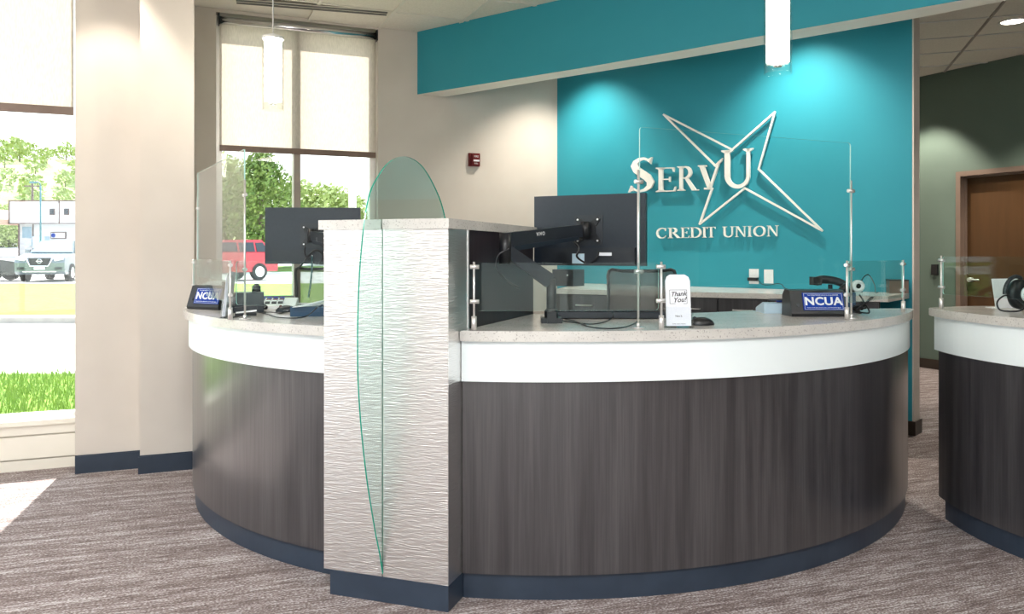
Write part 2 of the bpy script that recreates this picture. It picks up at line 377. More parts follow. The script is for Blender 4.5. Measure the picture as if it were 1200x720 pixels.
# near left wall with the big window
LW1 = 0.07; LW0 = -4.25
b = B()
fbox(b, WL, LW0-.8, LW0, 0, HC+.02, -TH, 0); fbox(b, WL, LW1, .40, 0, HC+.02, -TH, 0)
fbox(b, WL, LW0, LW1, 0, SILL, -TH, -.01); fbox(b, WL, LW0, LW1, HC-.02, HC+.02, -TH, 0)
st('wall_near_left', b, M_['beige'])
window(WL, LW0, LW1+.0, [LW0+1.44, LW0+2.88], 'window_1')
b = B()
fbox(b, WL, LW0, LW1, .075, .213, -.01, .012); fbox(b, WL, LW0, LW1, .222, .283, -.01, .006); fbox(b, WL, LW0, LW1, 0, .065, -.01, .006)
bev(b, .002); st('trim_1', b, M_['sill'])
# the two stepped piers between the windows
def pier(fr, a0, a1, name, depth):
    b = B(); fbox(b, fr, a0, a1, 0, HC+.02, -depth, 0); o = st(name, b, M_['beige'])
    return o
pier(P1, 0, P1.px(165), 'wall_pier', .6)
e2 = P2.px(227.5)
pier(P2, 0, e2, 'wall_pier', .6)
b = B(); q0 = P2.pt(e2, 0, 0)
dd = (W2.pt(0, 0, 0)-q0).dot(-W2.n)
fbox(b, P2, e2-.12, e2, 0, HC+.02, -dd-.1, -.05); st('wall_return', b, M_['beige'])
b = B(); fbox(b, P1, 0, P1.px(165)-.002, 0, .105, 0, .012); fbox(b, P1, 0, P1.px(165)-.002, .105, .112, 0, .007); st('baseboard_pier', b, M_['navy'])
b = B(); fbox(b, P2, -.010, e2+.01, 0, .105, 0, .012); fbox(b, P2, -.006, e2+.006, .105, .112, 0, .007); st('baseboard_pier', b, M_['navy'])
b = B(); fbox(b, W2, S_L, SR-.5, 0, .105, 0, .012); st('baseboard_far', b, M_['navy'])
# door wall
dA0 = DR.px(1121.3); dh = DR.ph(1121.3, 201.8)[1]; fw = .055; dW = 1.12
b = B()
a_far = (wr-DR.p).dot(DR.d)-.2
fbox(b, DR, a_far, dA0+.02, 0, HC+.02, -.2, 0); fbox(b, DR, dA0+dW-.02, 13.2, 0, HC+.02, -.2, 0); fbox(b, DR, dA0+.02, dA0+dW-.02, dh-.02, HC+.02, -.2, 0)
# flip sign check: n must face the camera side
st('wall_right', b, M_['sage'])
b = B()
fbox(b, DR, dA0, dA0+fw, 0, dh, -.12, .02); fbox(b, DR, dA0+dW-fw, dA0+dW, 0, dh, -.12, .02); fbox(b, DR, dA0+fw, dA0+dW-fw, dh-fw, dh, -.12, .02)
door = st('door_1', b, M_['doorf'])
b = B(); fbox(b, DR, dA0+fw, dA0+dW-fw, .01, dh-fw, -.12, -.075); st('door_leaf', b, M_['doorw'], door)
b = B(); fbox(b, DR, dA0+fw, dA0+fw+.02, .01, dh-fw, -.075, -.045); fbox(b, DR, dA0+fw, dA0+dW-fw, dh-fw-.02, dh-fw, -.075, -.045); st('door_stop', b, M_['doorf'], door)
b = B(); hs = dA0+fw+.075
cyl(b, DR.pt(hs, 1.06, -.076), DR.pt(hs, 1.06, -.02), .025); tube(b, [DR.pt(hs, 1.06, -.02), DR.pt(hs+.05, 1.06, -.012), DR.pt(hs+.12, 1.06, -.02)], .010)
st('door_handle', b, M_['steel'], door)
b = B(); fbox(b, DR, a_far+.2, dA0, 0, .113, 0, .014); st('baseboard_right', b, M_['brownbase'])
# teal wall with cream end
b = B()
fbox(b, TW, -.3, TWL, 0, HC+.02, -.14, 0)
for f in b.faces: f.material_index = 0
o = st('wall_teal', b, [M_['teal'], M_['cream']])
b = B(); fbox(b, TW, TWL, TWL+.012, .1, HC, -.14, 0); st('wall_end_cap', b, M_['beige'])
b = B(); fbox(b, TW, .4, TWL+.012, 0, .105, 0, .014); fbox(b, TW, TWL+.012, TWL+.026, 0, .105, -.155, .014); st('baseboard_teal', b, M_['brownbase'])
# room sides out of view: left, right, back (with a long unseen window for reflections and fill daylight)
b = B(); y0_, y1_ = -2.6, 3.0
box(b, XL-.2, XL, YB, y0_, 0, HC+.02); box(b, XL-.2, XL, y1_, wl_left.y+.3, 0, HC+.02); box(b, XL-.2, XL, y0_, y1_, 0, .283); box(b, XL-.2, XL, y0_, y1_, 3.2, HC+.02); st('wall_left', b, M_['beige'])
b = B()
for i in range(5): y = y0_+(y1_-y0_)*i/4; box(b, XL-.16, XL-.06, y-.03, y+.03, .283, 3.2)
box(b, XL-.16, XL-.06, y0_, y1_, .283, .34); box(b, XL-.16, XL-.06, y0_, y1_, 3.14, 3.2); wl4 = st('fill_window', b, M_['mull'])  # window added out of view for light from the left
for i in range(4): y = y0_+(y1_-y0_)*i/4; b = B(); box(b, XL-.115, XL-.107, y+.03, y+(y1_-y0_)/4-.03, .34, 3.14); st('pane', b, M_['pane'], wl4)
b = B(); box(b, XR, XR+.2, YB, 3, 0, HC+.02); st('wall_side', b, M_['beige'])
bx0, bx1 = -5.6, 3.2
b = B(); box(b, XL, bx0, YB-.2, YB, 0, HC+.02); box(b, bx1, XR, YB-.2, YB, 0, HC+.02); box(b, bx0, bx1, YB-.2, YB, 0, .3); box(b, bx0, bx1, YB-.2, YB, 3.0, HC+.02)
st('wall_back', b, M_['beige'])
b = B()
for i in range(8):
    x = bx0+(bx1-bx0)*i/7; box(b, x-.03, x+.03, YB-.16, YB-.06, .3, 3.0)
box(b, bx0, bx1, YB-.16, YB-.06, .3, .37); box(b, bx0, bx1, YB-.16, YB-.06, 2.93, 3.0)
wb = st('window_3', b, M_['mull'])
for i in range(7):
    x = bx0+(bx1-bx0)*i/7; b = B(); box(b, x+.03, x+(bx1-bx0)/7-.03, YB-.115, YB-.107, .37, 2.93); st('pane', b, M_['pane'], wb)

# bulkhead beam: front points from the photograph's edge, at its own height
HB = 2.873*1.0
fpx = [(491.4, 110.4), (560, 99.3), (680, 80), (800, 59), (927.5, 35.8), (1122, 1.2)]
fp = [gp(x, y, HB) for x, y in fpx]
bpx = [(521, 113.6), (653, 92), (800, 68.5), (927.5, 46.8), (1064.5, 23), (1183, 0)]
bp = [gp(x, y, HB) for x, y in bpx]
ext = (fp[-1]-fp[-2]).normalized(); fp.append(fp[-1]+ext*5.2); bp.append(bp[-1]+ext*5.2)
fp[0] = fp[0]-(fp[1]-fp[0])*.06; bp[0] = bp[0]-(bp[1]-bp[0])*.10
b = B(); poly = [(p.x, p.y) for p in fp]+[(p.x, p.y) for p in reversed(bp)]
prism(b, poly, HB, HC+.02, mi=0)
for f in b.faces: 
    if f.normal.z < -.5 or abs(f.calc_center_median().z-HB) < .01: f.material_index = 1
st('wall_bulkhead', b, [M_['teal'], M_['cream']])

# ceiling tiles: two grids, one on each side of the bulkhead
def clip(poly, p, n):
    out = []
    for i in range(len(poly)):
        a, c = poly[i], poly[(i+1) % len(poly)]; da, dc = (a-p).dot(n), (c-p).dot(n)
        if da >= 0: out.append(a)
        if da*dc < 0: out.append(a+(c-a)*(da/(da-dc)))
    return out
def area(P): return abs(sum(P[i].x*P[(i+1) % len(P)].y-P[(i+1) % len(P)].x*P[i].y for i in range(len(P))))/2
V2 = lambda v: Vector((v.x, v.y, 0))
bmid = V2(fp[0]+bp[0])/2; bend = V2(fp[-2]+bp[-2])/2; bd = (bend-bmid).normalized(); bn = Vector((bd.y, -bd.x, 0)); bn = bn if bn.y < 0 else -bn
TS = .645; tiles = []
def grid(fr, ph_a, ph_o, ia, io, clips, skip=None):
    for i in range(*ia):
        for j in range(*io):
            a, o = ph_a+i*TS, ph_o+j*TS; g = .007
            P = [fr.pt(a+g, 0, o+g), fr.pt(a+TS-g, 0, o+g), fr.pt(a+TS-g, 0, o+TS-g), fr.pt(a+g, 0, o+TS-g)]
            for p, n in clips:
                P = clip(P, p, n)
                if len(P) < 3: break
            if len(P) < 3 or area(P) < .002: continue
            if skip and skip(P): continue
            bb = B(); prism(bb, [(p.x, p.y) for p in P], HC, HC+.011); t = obj('ceiling_tile', bb, M_['tile'], ceil)
phA = W2.px(362); oA = (gp(461, 13.6, HC)-W2.pt(0)).dot(W2.n)
box_clips = [(Vector((XL, 0, 0)), Vector((1, 0, 0))), (Vector((0, -1.5, 0)), Vector((0, 1, 0))), (Vector((5.5, 0, 0)), Vector((-1, 0, 0)))]
grid(W2, phA, oA % TS-TS, (-9, 9), (0, 14), [(W2.pt(0, 0, .0), W2.n), (bmid, bn)]+box_clips,
     skip=lambda P: (lambda c: c.x < P2.pt(e2).x+.1 and (c-V2(WL.pt(0))).dot(WL.n) < -.05)(sum((V2(p) for p in P), Vector((0, 0, 0)))/len(P)))
GB = Fr(gp(1108.4, 82, HC), PY.d)
oB = (gp(1070, 64, HC)-GB.pt(0)).dot(GB.n)
grid(GB, 0, oB, (-13, 13), (-9, 10), [(bmid, -bn), (DR.pt(0), DR.n), (W2.pt(0), W2.n), (Vector((0, 3.2, 0)), Vector((0, 1, 0)))])
def bars(fr, ph_a, ph_o, ia, io, clips, ma, mo):
    for k in range(*io):                      # bars running along a
        P = [fr.pt(a, 0, o) for a, o in ((-9, ph_o+k*TS-.012), (9, ph_o+k*TS-.012), (9, ph_o+k*TS+.012), (-9, ph_o+k*TS+.012))]
        for p, n in clips:
            P = clip(P, p, n)
            if len(P) < 3: break
        if len(P) >= 3: bb = B(); prism(bb, [(p.x, p.y) for p in P], HC-.008, HC-.0005); obj('ceiling_bar', bb, ma, ceil)
    for k in range(*ia):
        P = [fr.pt(a, 0, o) for a, o in ((ph_a+k*TS-.012, -9), (ph_a+k*TS+.012, -9), (ph_a+k*TS+.012, 12), (ph_a+k*TS-.012, 12))]
        for p, n in clips:
            P = clip(P, p, n)
            if len(P) < 3: break
        if len(P) >= 3: bb = B(); prism(bb, [(p.x, p.y) for p in P], HC-.0085, HC-.0005); obj('ceiling_bar', bb, mo, ceil)
cA = [(W2.pt(0, 0, .0), W2.n), (bmid, bn)]+box_clips; cB = [(bmid, -bn), (DR.pt(0), DR.n), (W2.pt(0), W2.n), (Vector((0, 3.2, 0)), Vector((0, 1, 0)))]
bars(W2, phA, oA % TS-TS, (-3, 9), (1, 14), cA+[(P2.pt(e2+.01), Vector((-WL.n.y, WL.n.x, 0)) if False else Vector((1, 0, 0)))], M_['tbar'], M_['tbar'])
bars(GB, 0, oB, (-13, 13), (-9, 10), cB, M_['frame'], M_['mull'])  # along bars whiter, across bars darker: light direction put into their colours
# slot diffuser in the ceiling
d0 = gp(277, .5, HC); d1 = gp(456, 15, HC); dd_ = (d1-d0); DF = Fr(d0, dd_); L = dd_.length; HD = HC-.009
t = thing('slot_diffuser', 'long black two-slot air diffuser in the ceiling in front of the tall window', 'vent', d0)
b = B(); fbox(b, DF, -.02, L, HD-.004, HD-.0005, -.06, .08); obj('frame', b, M_['tbar'], t)
for o0 in (-.045, .022):
    b = B(); fbox(b, DF, 0, L-.02, HD-.007, HD-.0045, o0, o0+.044); obj('slot', b, M_['blk'], t)

# ------------------------------------------------------------------ lamps
def spot(name, p, tgt, e, ang, col=(1, .9, .78), blend=.45, r=.03):
    l = bpy.data.lights.new(name, 'SPOT'); l.energy = e; l.spot_size = math.radians(ang); l.spot_blend = blend; l.color = col; l.shadow_soft_size = r
    o = bpy.data.objects.new(name, l); C.objects.link(o); o.location = p; o.rotation_euler = (Vector(tgt)-Vector(p)).to_track_quat('-Z', 'Y').to_euler(); return o
def downlight(p, label, group=None, r=.07):
    t = thing('downlight', label, 'ceiling light', (p.x, p.y, HC), group)
    b = B(); lathe(b, [(r, -.001), (r+.018, -.001), (r+.018, -.006), (r, -.009), (r-.012, .004)], (p.x, p.y, HC)); obj('trim_ring', b, M_['frame'], t)
    b = B(); cyl(b, (p.x, p.y, HC-.003), (p.x, p.y, HC-.0015), r-.008, n=24); obj('lens', b, M_['lampspot'], t)
ws = TW.px(700); wsb = TW.px(945)
for s_, e_, l_ in ((ws, 23, 'left'), (wsb, 25, 'right')):
    p = TW.pt(s_, HC-.02, .50); downlight(V2(p), 'recessed ceiling downlight washing the %s half of the teal wall' % l_, 'downlights washing the teal wall')
    spot('wash_light', TW.pt(s_, HC-.03, .50), TW.pt(s_, 0, .40), e_*5, 104, blend=.8)
p = gp(1187, 25, HC); downlight(p, 'round recessed ceiling downlight near the brown door', r=.10)
spot('door_downlight', (p.x, p.y, HC-.03), (p.x, p.y, 0), 170, 120)
p = DR.pt(DR.px(1092), HC-.02, .6); downlight(V2(p), 'recessed ceiling downlight close to the card reader wall', r=.05); spot('corridor_light', p-Vector((0, 0, .02)), p-Vector((0, 0, 3))-DR.n*.25, 150, 84)
p = P1.pt(P1.px(128), HC-.02, .42); downlight(V2(p), 'recessed ceiling downlight in front of the beige pier', r=.05); spot('pier_light', p-Vector((0, 0, .02)), p-Vector((0, 0, 3)), 60, 70)
# pendants
def pendant(px_, ybot, ytop, z, label):
    x = (px_-600)*z/F; h0 = hz(ybot, z); h1 = hz(ytop, z) if ytop is not None else h0+.44
    t = thing('pendant_lamp', label, 'pendant lamp', (x, z, h0))
    b = B(); R = .063; n = 40
    lathe(b, [(R, 0), (R, h1-h0), (R-.004, h1-h0), (R-.004, 0), (R, 0)], (x, z, h0), n); obj('glass_shade', b, M_['clear'], t)
    b = B(); lathe(b, [(.0001, .055), (R-.012, .055), (R-.012, h1-h0-.01), (.0001, h1-h0-.01)], (x, z, h0), n); obj('diffuser', b, M_['opal'], t)
    b = B(); lathe(b, [(.0001, .0), (.018, .0), (.022, .02), (.0001, .02)], (x, z, h0+.032), 20); obj('lamp_cap', b, M_['frame'], t)
    b = B(); lathe(b, [(.0001, .022), (.02, .02), (R+.001, .004), (R+.001, -.012), (R-.003, -.012), (.0001, -.006)], (x, z, h1), n); obj('top_cap', b, M_['frame'], t)
    b = B(); cyl(b, (x, z, h1+.01), (x, z, HC-.02), .004, n=8); obj('cord', b, M_['steel'], t)
    b = B(); lathe(b, [(.0001, -.03), (.05, -.028), (.06, -.002)], (x, z, HC), 24); obj('canopy', b, M_['frame'], t)
pendant(320, 129, 44, 4.85, 'lit glass cylinder pendant lamp hanging in front of the tall window')
pendant(911.5, 86.5, None, 3.75, 'lit glass cylinder pendant lamp hanging before the teal beam')
# unseen fill panels added in the ceiling to brighten the lobby
for i, (x, y) in enumerate([(-3.4, 1.2), (0, .2), (3.2, .6), (-3.2, -2.2), (0, -2.4), (3.4, -2.2), (6.5, 1.0)]):
    t = thing('fill_panel', ('first', 'second', 'third', 'fourth', 'fifth', 'sixth', 'seventh')[i]+' added ceiling fill panel, out of frame', 'ceiling light', (x, y, HC), 'added ceiling fill panels')
    b = B(); box(b, x-.3, x+.3, y-.6, y+.6, HC-.012, HC-.002); obj('diffuser', b, M_['panel'], t)
    l = bpy.data.lights.new('fill_lamp', 'AREA'); l.shape = 'RECTANGLE'; l.size = .56; l.size_y = 1.1; l.energy = (46, 60, 9, 42, 38, 6, 5)[i]; l.color = (.97, .985, 1)
    o = bpy.data.objects.new('fill_area', l); C.objects.link(o); o.location = (x, y, HC-.02)

# ------------------------------------------------------------------ curved teller counters
def cpx(c, r, x, far=False):
    """angle of the point of a circle that pixel column x meets first"""
    u = Vector(((x-600)/F, 1)).normalized(); bb = u.dot(Vector(c)); d = bb*bb-(c[0]**2+c[1]**2)+r*r
    k = bb-(max(d, 0))**.5*(-1 if far else 1); p = u*k; return math.atan2(p.y-c[1], p.x-c[0])
def arc(c, r, t0, t1, n=64): return [(c[0]+r*math.cos(t0+(t1-t0)*i/n), c[1]+r*math.sin(t0+(t1-t0)*i/n)) for i in range(n+1)]
def counter(label, c, radii, t0s, t1s, back, top, base):
    t = thing('teller_counter', label, 'counter', base)
    rk, rp, ra, rs = radii
    def shell(nm, r, h0, h1, m, i, th=.05):
        b = B(); prism(b, arc(c, r, t0s[i], t1s[i])+list(reversed(arc(c, r-th, t0s[i], t1s[i]))), h0, h1)
        return obj(nm, b, m, t)
    shell('kick_base', rk, 0, .10, M_['navy'], 0); shell('front_panel', rp, .10, .855, M_['lam'], 1); shell('apron', ra, .853, top-.041, M_['white'], 2, .075)
    b = B(); prism(b, arc(c, rs, t0s[3], t1s[3])+back, top-.041, top)
    es = [e for e in b.edges if abs(e.verts[0].co.z-e.verts[1].co.z) < 1e-6 or (e.calc_face_angle(0) > .6)]
    bmesh.ops.bevel(b, geom=es, offset=.003, segments=2, affect='EDGES', clamp_overlap=True)
    obj('countertop', b, M_['quartz'], t)
    for (p, q) in ((arc(c, rp-.055, t0s[1], t1s[1])[-1], back[0]),):
        pass
    return t
cR = (.14, 5.39); rR = (2.228, 2.240, 2.250, 2.266)
def line_circ(c, r, p, d):
    p = Vector((p.x-c[0], p.y-c[1])); d = Vector((d.x, d.y)); bb = p.dot(d); k = -bb-(bb*bb-p.dot(p)+r*r)**.5
    q = p+d*k; return math.atan2(q.y, q.x)
side_p = PY.pt(-.003); side_l = PY.pt(PW+.003)
t0 = [line_circ(cR, r, side_p, PY.n) for r in rR]
zend = 4.44
t1 = [math.atan2(zend-cR[1], math.sqrt(r*r-(zend-cR[1])**2)) for r in rR]
kk = PY.pt(-.003, 0, 1.03)
tip = arc(cR, rR[3], t0[3], t1[3])[-1]
main = counter('large curved teller counter with charcoal woodgrain front, right of the metal pylon', cR, rR, t0, t1,
    [(tip[0]-.03, zend+.02), (1.85, 4.42), (1.26, 4.29), (.96, 4.12), (.5, 4.03), (kk.x, kk.y)], 1.052, gp(700, 702.8, 0))
cL = (.10, 5.20); rL = (1.985, 2.0, 2.02, 2.045)
t0 = [line_circ(cL, r, side_l, PY.n) for r in rL]
zl = 4.98
t1 = [-math.pi+math.asin((cL[1]-zl)/r) for r in rL]
tip = arc(cL, rL[3], t0[3], t1[3])[-1]; kl = PY.pt(PW+.003, 0, 1.25)
left = counter('curved teller counter left of the metal pylon, its woodgrain front catching window light', cL, rL, t0, t1,
    [(tip[0]+.04, zl+.03), (-1.4, 5.02), (-.95, 4.85), (kl.x, kl.y)], 1.052, gp(300, 651.7, 0))
cS = (3.45, 3.98); rS = (1.25, 1.262, 1.272, 1.29)
t0 = [cpx(cS, r, x)+0*math.pi for r, x in zip(rS, (1107.8, 1100, 1094.8, 1088.5))]
t0 = [a % (2*math.pi) for a in t0]; t1 = [math.radians(300)]*4
st_ = arc(cS, rS[3], t0[3], t1[3]); 
third = counter('teal-lit curved teller counter at the right edge of the view', cS, rS, t0, t1,
    [(4.55, 3.2), (4.5, 4.6), (st_[0][0]+.25, st_[0][1]+.12)], 1.069, (3.0, 3.9, 0))

# ------------------------------------------------------------------ metal-clad pylon with the glass fin
t = thing('pylon', 'metal-clad square pylon with a curved glass fin between the two counters', 'pylon', (PO+PL)/2)
sl = PY.px(448.5); DP = 1.08; aL = PW+.027; aR = -.001
b = B(); fbox(b, PY, .0, PW, 0, .10, .0, DP-.05); obj('kick_base', b, M_['navy'], t)
b = B(); fbox(b, PY, .012, aL-.012, .10, 1.447, .012, .195); obj('core', b, M_['blk'], t)
for a0, a1 in ((aR, sl-.0025), (sl+.0025, aL)):
    b = B(); fbox(b, PY, a0, a1, .10, 1.447, -.002, .010); obj('cladding', b, M_['ripple'], t)
for a0, a1 in ((aR, aR+.012), (aL-.012, aL)):
    b = B(); fbox(b, PY, a0, a1, .10, 1.447, .0105, .19); obj('side_cladding', b, M_['ripple'], t)
    b = B(); e = -.002 if a0 < .1 else .002; fbox(b, PY, a0+e, a1+e, .10, 1.447, .1905, .203); obj('trim_strip', b, M_['steel'], t)
b = B(); fbox(b, PY, .004, aL-.005, .10, 1.447, .2035, DP); obj('divider_panel', b, M_['lamdark'], t)
for a0, a1 in ((-.006, sl-.003), (sl+.003, aL+.022)):
    b = B(); fbox(b, PY, a0, a1, 1.447, 1.485, -.008, DP+.03); bev(b, .0015, 1); obj('cap', b, M_['quartz'], t)
# fin outline: where the seen edge meets the upright plane of the slot
FN = Fr(PY.pt(sl), PY.n)
edge = [(450, 672), (445, 650), (440, 625), (434.5, 592), (429.6, 560), (423.5, 505), (419.8, 450), (419, 400), (420, 350), (422.2, 306.7), (427.2, 257.8),
        (433.5, 226), (443.5, 206), (456, 190), (472.3, 183.3), (488.6, 189.5), (501.2, 204.3), (513.9, 229.6), (520, 249), (522.5, 262)]
pl = [Vector((*FN.ph(x, y), 0)) for x, y in edge]
pl[0].x = 0; a_, h_ = pl[-1].x, pl[-1].y
pl = cat(pl, 4)+[Vector((a_, 1.4475, 0)), Vector((.004, 1.4475, 0)), Vector((.004, .12, 0))]
b = B(); Mf = Matrix(((FN.d.x, 0, FN.n.x, FN.p.x), (FN.d.y, 0, FN.n.y, FN.p.y), (0, 1, 0, 0), (0, 0, 0, 1)))
prism(b, [(p.x, p.y) for p in pl], -.003, .003, Mf, mi=0, side=1); obj('glass_fin', b, [M_['finface'], M_['finedge']], t)

# ------------------------------------------------------------------ glass guards and their posts
def onc(c, r, x):
    a = cpx(c, r, x); return Vector((c[0]+r*math.cos(a), c[1]+r*math.sin(a), 0))
def post(t, p, h0, h1, clips, d, r=.0046, foot='sleeve', side=1):
    """upright rod with clamps reaching towards direction d"""
    b = B(); cyl(b, p+Vector((0, 0, h0)), p+Vector((0, 0, h1)), r, n=12); o = obj('post', b, M_['steel'], t)
    b = B()
    if foot == 'sleeve': cyl(b, p+Vector((0, 0, h0)), p+Vector((0, 0, h0+.055)), .0105, n=16)
    else: cyl(b, p+Vector((0, 0, h0)), p+Vector((0, 0, h0+.004)), .026, n=20); cyl(b, p+Vector((0, 0, h0+.004)), p+Vector((0, 0, h0+.02)), .008, n=12)
    obj('foot', b, M_['steel'], o)
    for h in clips:
        b = B(); cyl(b, p+d*(-.016)+Vector((0, 0, h)), p+d*.020+Vector((0, 0, h)), .0085, n=14); obj('clamp', b, M_['steel'], o)
def sheet(t, p, q, h0a, h0b, h1a, h1b, m='guard', th=.006, r=.012):
    fr = Fr(p, q-p); L = (Vector((q.x, q.y))-Vector((p.x, p.y))).length; b = B(); pts = []
    for a, h, sa, sh in ((0, h0a, 1, 1), (L, h0b, -1, 1), (L, h1b, -1, -1), (0, h1a, 1, -1)):
        cs = [(a+sa*r*(1-math.cos(k)), h+sh*r*(1-math.sin(k))) for k in (0, .5, 1.07, 1.5708)]
        if (a == 0) == (sh > 0): cs = cs
        pts += cs if (sa*sh > 0) else list(reversed(cs))
    Mx = Matrix(((fr.d.x, 0, fr.n.x, p.x), (fr.d.y, 0, fr.n.y, p.y), (0, 1, 0, 0), (0, 0, 0, 1)))
    prism(b, pts, -th/2, th/2, Mx, side=1); return obj('glass_panel', b, [M_[m], M_['guardedge']], t)
HT = 1.0525
def screen(label, p, q, h0, h1, group=None, m='guard', ends=(1, 1), ptop=1.32, clips=(1.30, 1.165), foot='sleeve', off=.02, gap=.012, base=HT):
    p, q = Vector((p.x, p.y, 0)), Vector((q.x, q.y, 0)); d = (q-p).normalized(); n = Vector((d.y, -d.x, 0)); n = n if n.y < 0 else -n
    t = thing('glass_screen', label, 'screen', (p.x, p.y, base), group)
    sheet(t, p+d*gap, q-d*gap, h0, h0, h1, h1, m)
    for e, pp, dd2 in ((ends[0], p, d), (ends[1], q, -d)):
        if e: post(t, pp+n*off*0, base, ptop, clips, dd2, foot=foot)
    return t
rg = 2.235
a = gp(555.5, 387.5, HT); c_ = gp(775, 386, HT)
screen('low glass guard on steel posts, between the pylon and the thank-you card', a, c_, 1.128, 1.316)
a = gp(748, 384.5, HT); c_ = gp(997.5, 373.5, HT)
screen('tall clear glass screen on long posts in front of the wall lettering', a, c_, 1.217, 1.863, m='screen', ptop=1.69, clips=(1.642, 1.28), foot='disc', gap=.006)
a = gp(992.5, 374.5, HT); c_ = gp(1058.5, 365.6, HT)
screen('low glass guard at the right end of the large counter', a, c_, 1.128, 1.318)
a = gp(225.5, 362.5, HT); a = at(226.5, 4.85); c_ = gp(270, 375, HT)
screen('low glass guard behind the left federal insurance sign', a, c_, 1.128, 1.318)
a = c_.copy(); d = PY.pt(PW+.02, 0, .25); q = Vector((d.x, d.y, 0)); a = Vector((a.x, a.y, 0))+(q-Vector((a.x, a.y, 0))).normalized()*.02
screen('low glass guard in front of the left desk items, reaching the pylon', a, q, 1.121, 1.318, ends=(0, 1))
a = at(231.5, 4.80); c_ = gp(287, 374.5, HT)
screen('tall clear glass screen beside the tall window, on the left counter', a, Vector((c_.x, c_.y, 0)), 1.217, 1.83, m='screen', ptop=1.69, clips=(1.62, 1.28), foot='disc', gap=.006)
a = at(246, 4.78); c_ = at(233, 4.95)
t = thing('guard_post', 'short steel post behind the left insurance sign', 'post', (a.x, a.y, HT)); a.z = 0; post(t, a, HT, 1.318, (1.30, 1.165), Vector((-1, 0, 0)))
a = onc(cS, rS[3]-.03, 1103); c_ = onc(cS, rS[3]-.03, 1290)
screen('low glass guard on the right edge counter', a, c_, 1.145, 1.338, ptop=1.342, clips=(1.318, 1.18), base=1.0695)

# ------------------------------------------------------------------ back counter under the lettering
bfr = gp(1041, 347.5, 1.06); BKL = gp(652, 338.8, 1.06); endp = TW.pt(TW.px(1066), 0, 0)
Bk = Fr(bfr, BKL-bfr, False)
if Bk.n.y > 0: Bk.n = -Bk.n
LB = (BKL-bfr).length
t = thing('back_counter', 'long back worktop with charcoal drawers along the teal wall', 'counter', (1.5, 6.6, 0))
wl0 = TW.pt(.30, 0, .003); we = TW.pt(TWL-.02, 0, .003)
poly = [(BKL.x, BKL.y), (bfr.x, bfr.y), (we.x, we.y), (wl0.x, wl0.y)]
b = B(); prism(b, poly, 1.02, 1.06); bev(b, .003, 1); obj('countertop', b, M_['quartz'], t)
b = B(); fbox(b, TW, .32, TWL-.25, .1, 1.019, .004, .42); obj('cabinet_body', b, M_['blk'], t)
# drawer and door fronts, each its own board
xs = [0.02, .55, 1.08]
n_ = 5; a0 = .20; wd = (LB-.22)/n_
gaps = [Bk.px(x, -.03) for x in (1031, 971, 900.5, 841, 780, 716, 655)]
for i in range(len(gaps)-1):
    g0, g1 = gaps[i], gaps[i+1]
    b = B(); fbox(b, Bk, g0+.006, g1-.006, .83, 1.012, -.05, -.03); bev(b, .002, 1); o = obj('drawer_front', b, M_['lam'], t)
    m_ = (g0+g1)/2; b = B(); tube(b, [Bk.pt(m_-.07, .93, -.03), Bk.pt(m_-.07, .93, -.005), Bk.pt(m_+.07, .93, -.005), Bk.pt(m_+.07, .93, -.03)], .005, k=1); obj('handle', b, M_['steel'], o)
    b = B(); fbox(b, Bk, g0+.006, g1-.006, .12, .82, -.05, -.03); bev(b, .002, 1); obj('door', b, M_['lam'], t)
b = B(); fbox(b, Bk, gaps[0]+.0, gaps[-1], .1, 1.018, -.07, -.052); obj('front_frame', b, M_['blk'], t)

# ------------------------------------------------------------------ wall lettering
def seg_ell(cx, cy, rx, ry, a0, a1, w0, w1, n=14, wm=None):
    """ribbon along an ellipse; widths run w0 - wm - w1"""
    P = []; 
    for i in range(n+1):
        s = i/n; a = math.radians(a0+(a1-a0)*s); w = (w0+(w1-w0)*s) if wm is None else (w0*(1-s)**2+2*s*(1-s)*(2*wm-(w0+w1)/2)+w1*s*s)
        P.append((cx+rx*math.cos(a), cy+ry*math.sin(a), w))
    return ('rib', P)
def rib(pts): return ('rib', pts)
TKs, TN, SF = .135, .05, .045
def stem(x, w=TKs, y0=0, y1=1, s0=True, s1=True, sw=.09):
    o = [('poly', [(x-w/2, y0), (x+w/2, y0), (x+w/2, y1), (x-w/2, y1)])]
    for on, y, k in ((s0, y0, 1), (s1, y1, -1)):
        if on: o.append(('poly', [(x-w/2-sw, y), (x+w/2+sw, y), (x+w/2+sw, y+k*SF*.7), (x+w/2, y+k*SF*1.8), (x-w/2, y+k*SF*1.8), (x-w/2-sw, y+k*SF*.7)]))
    return o
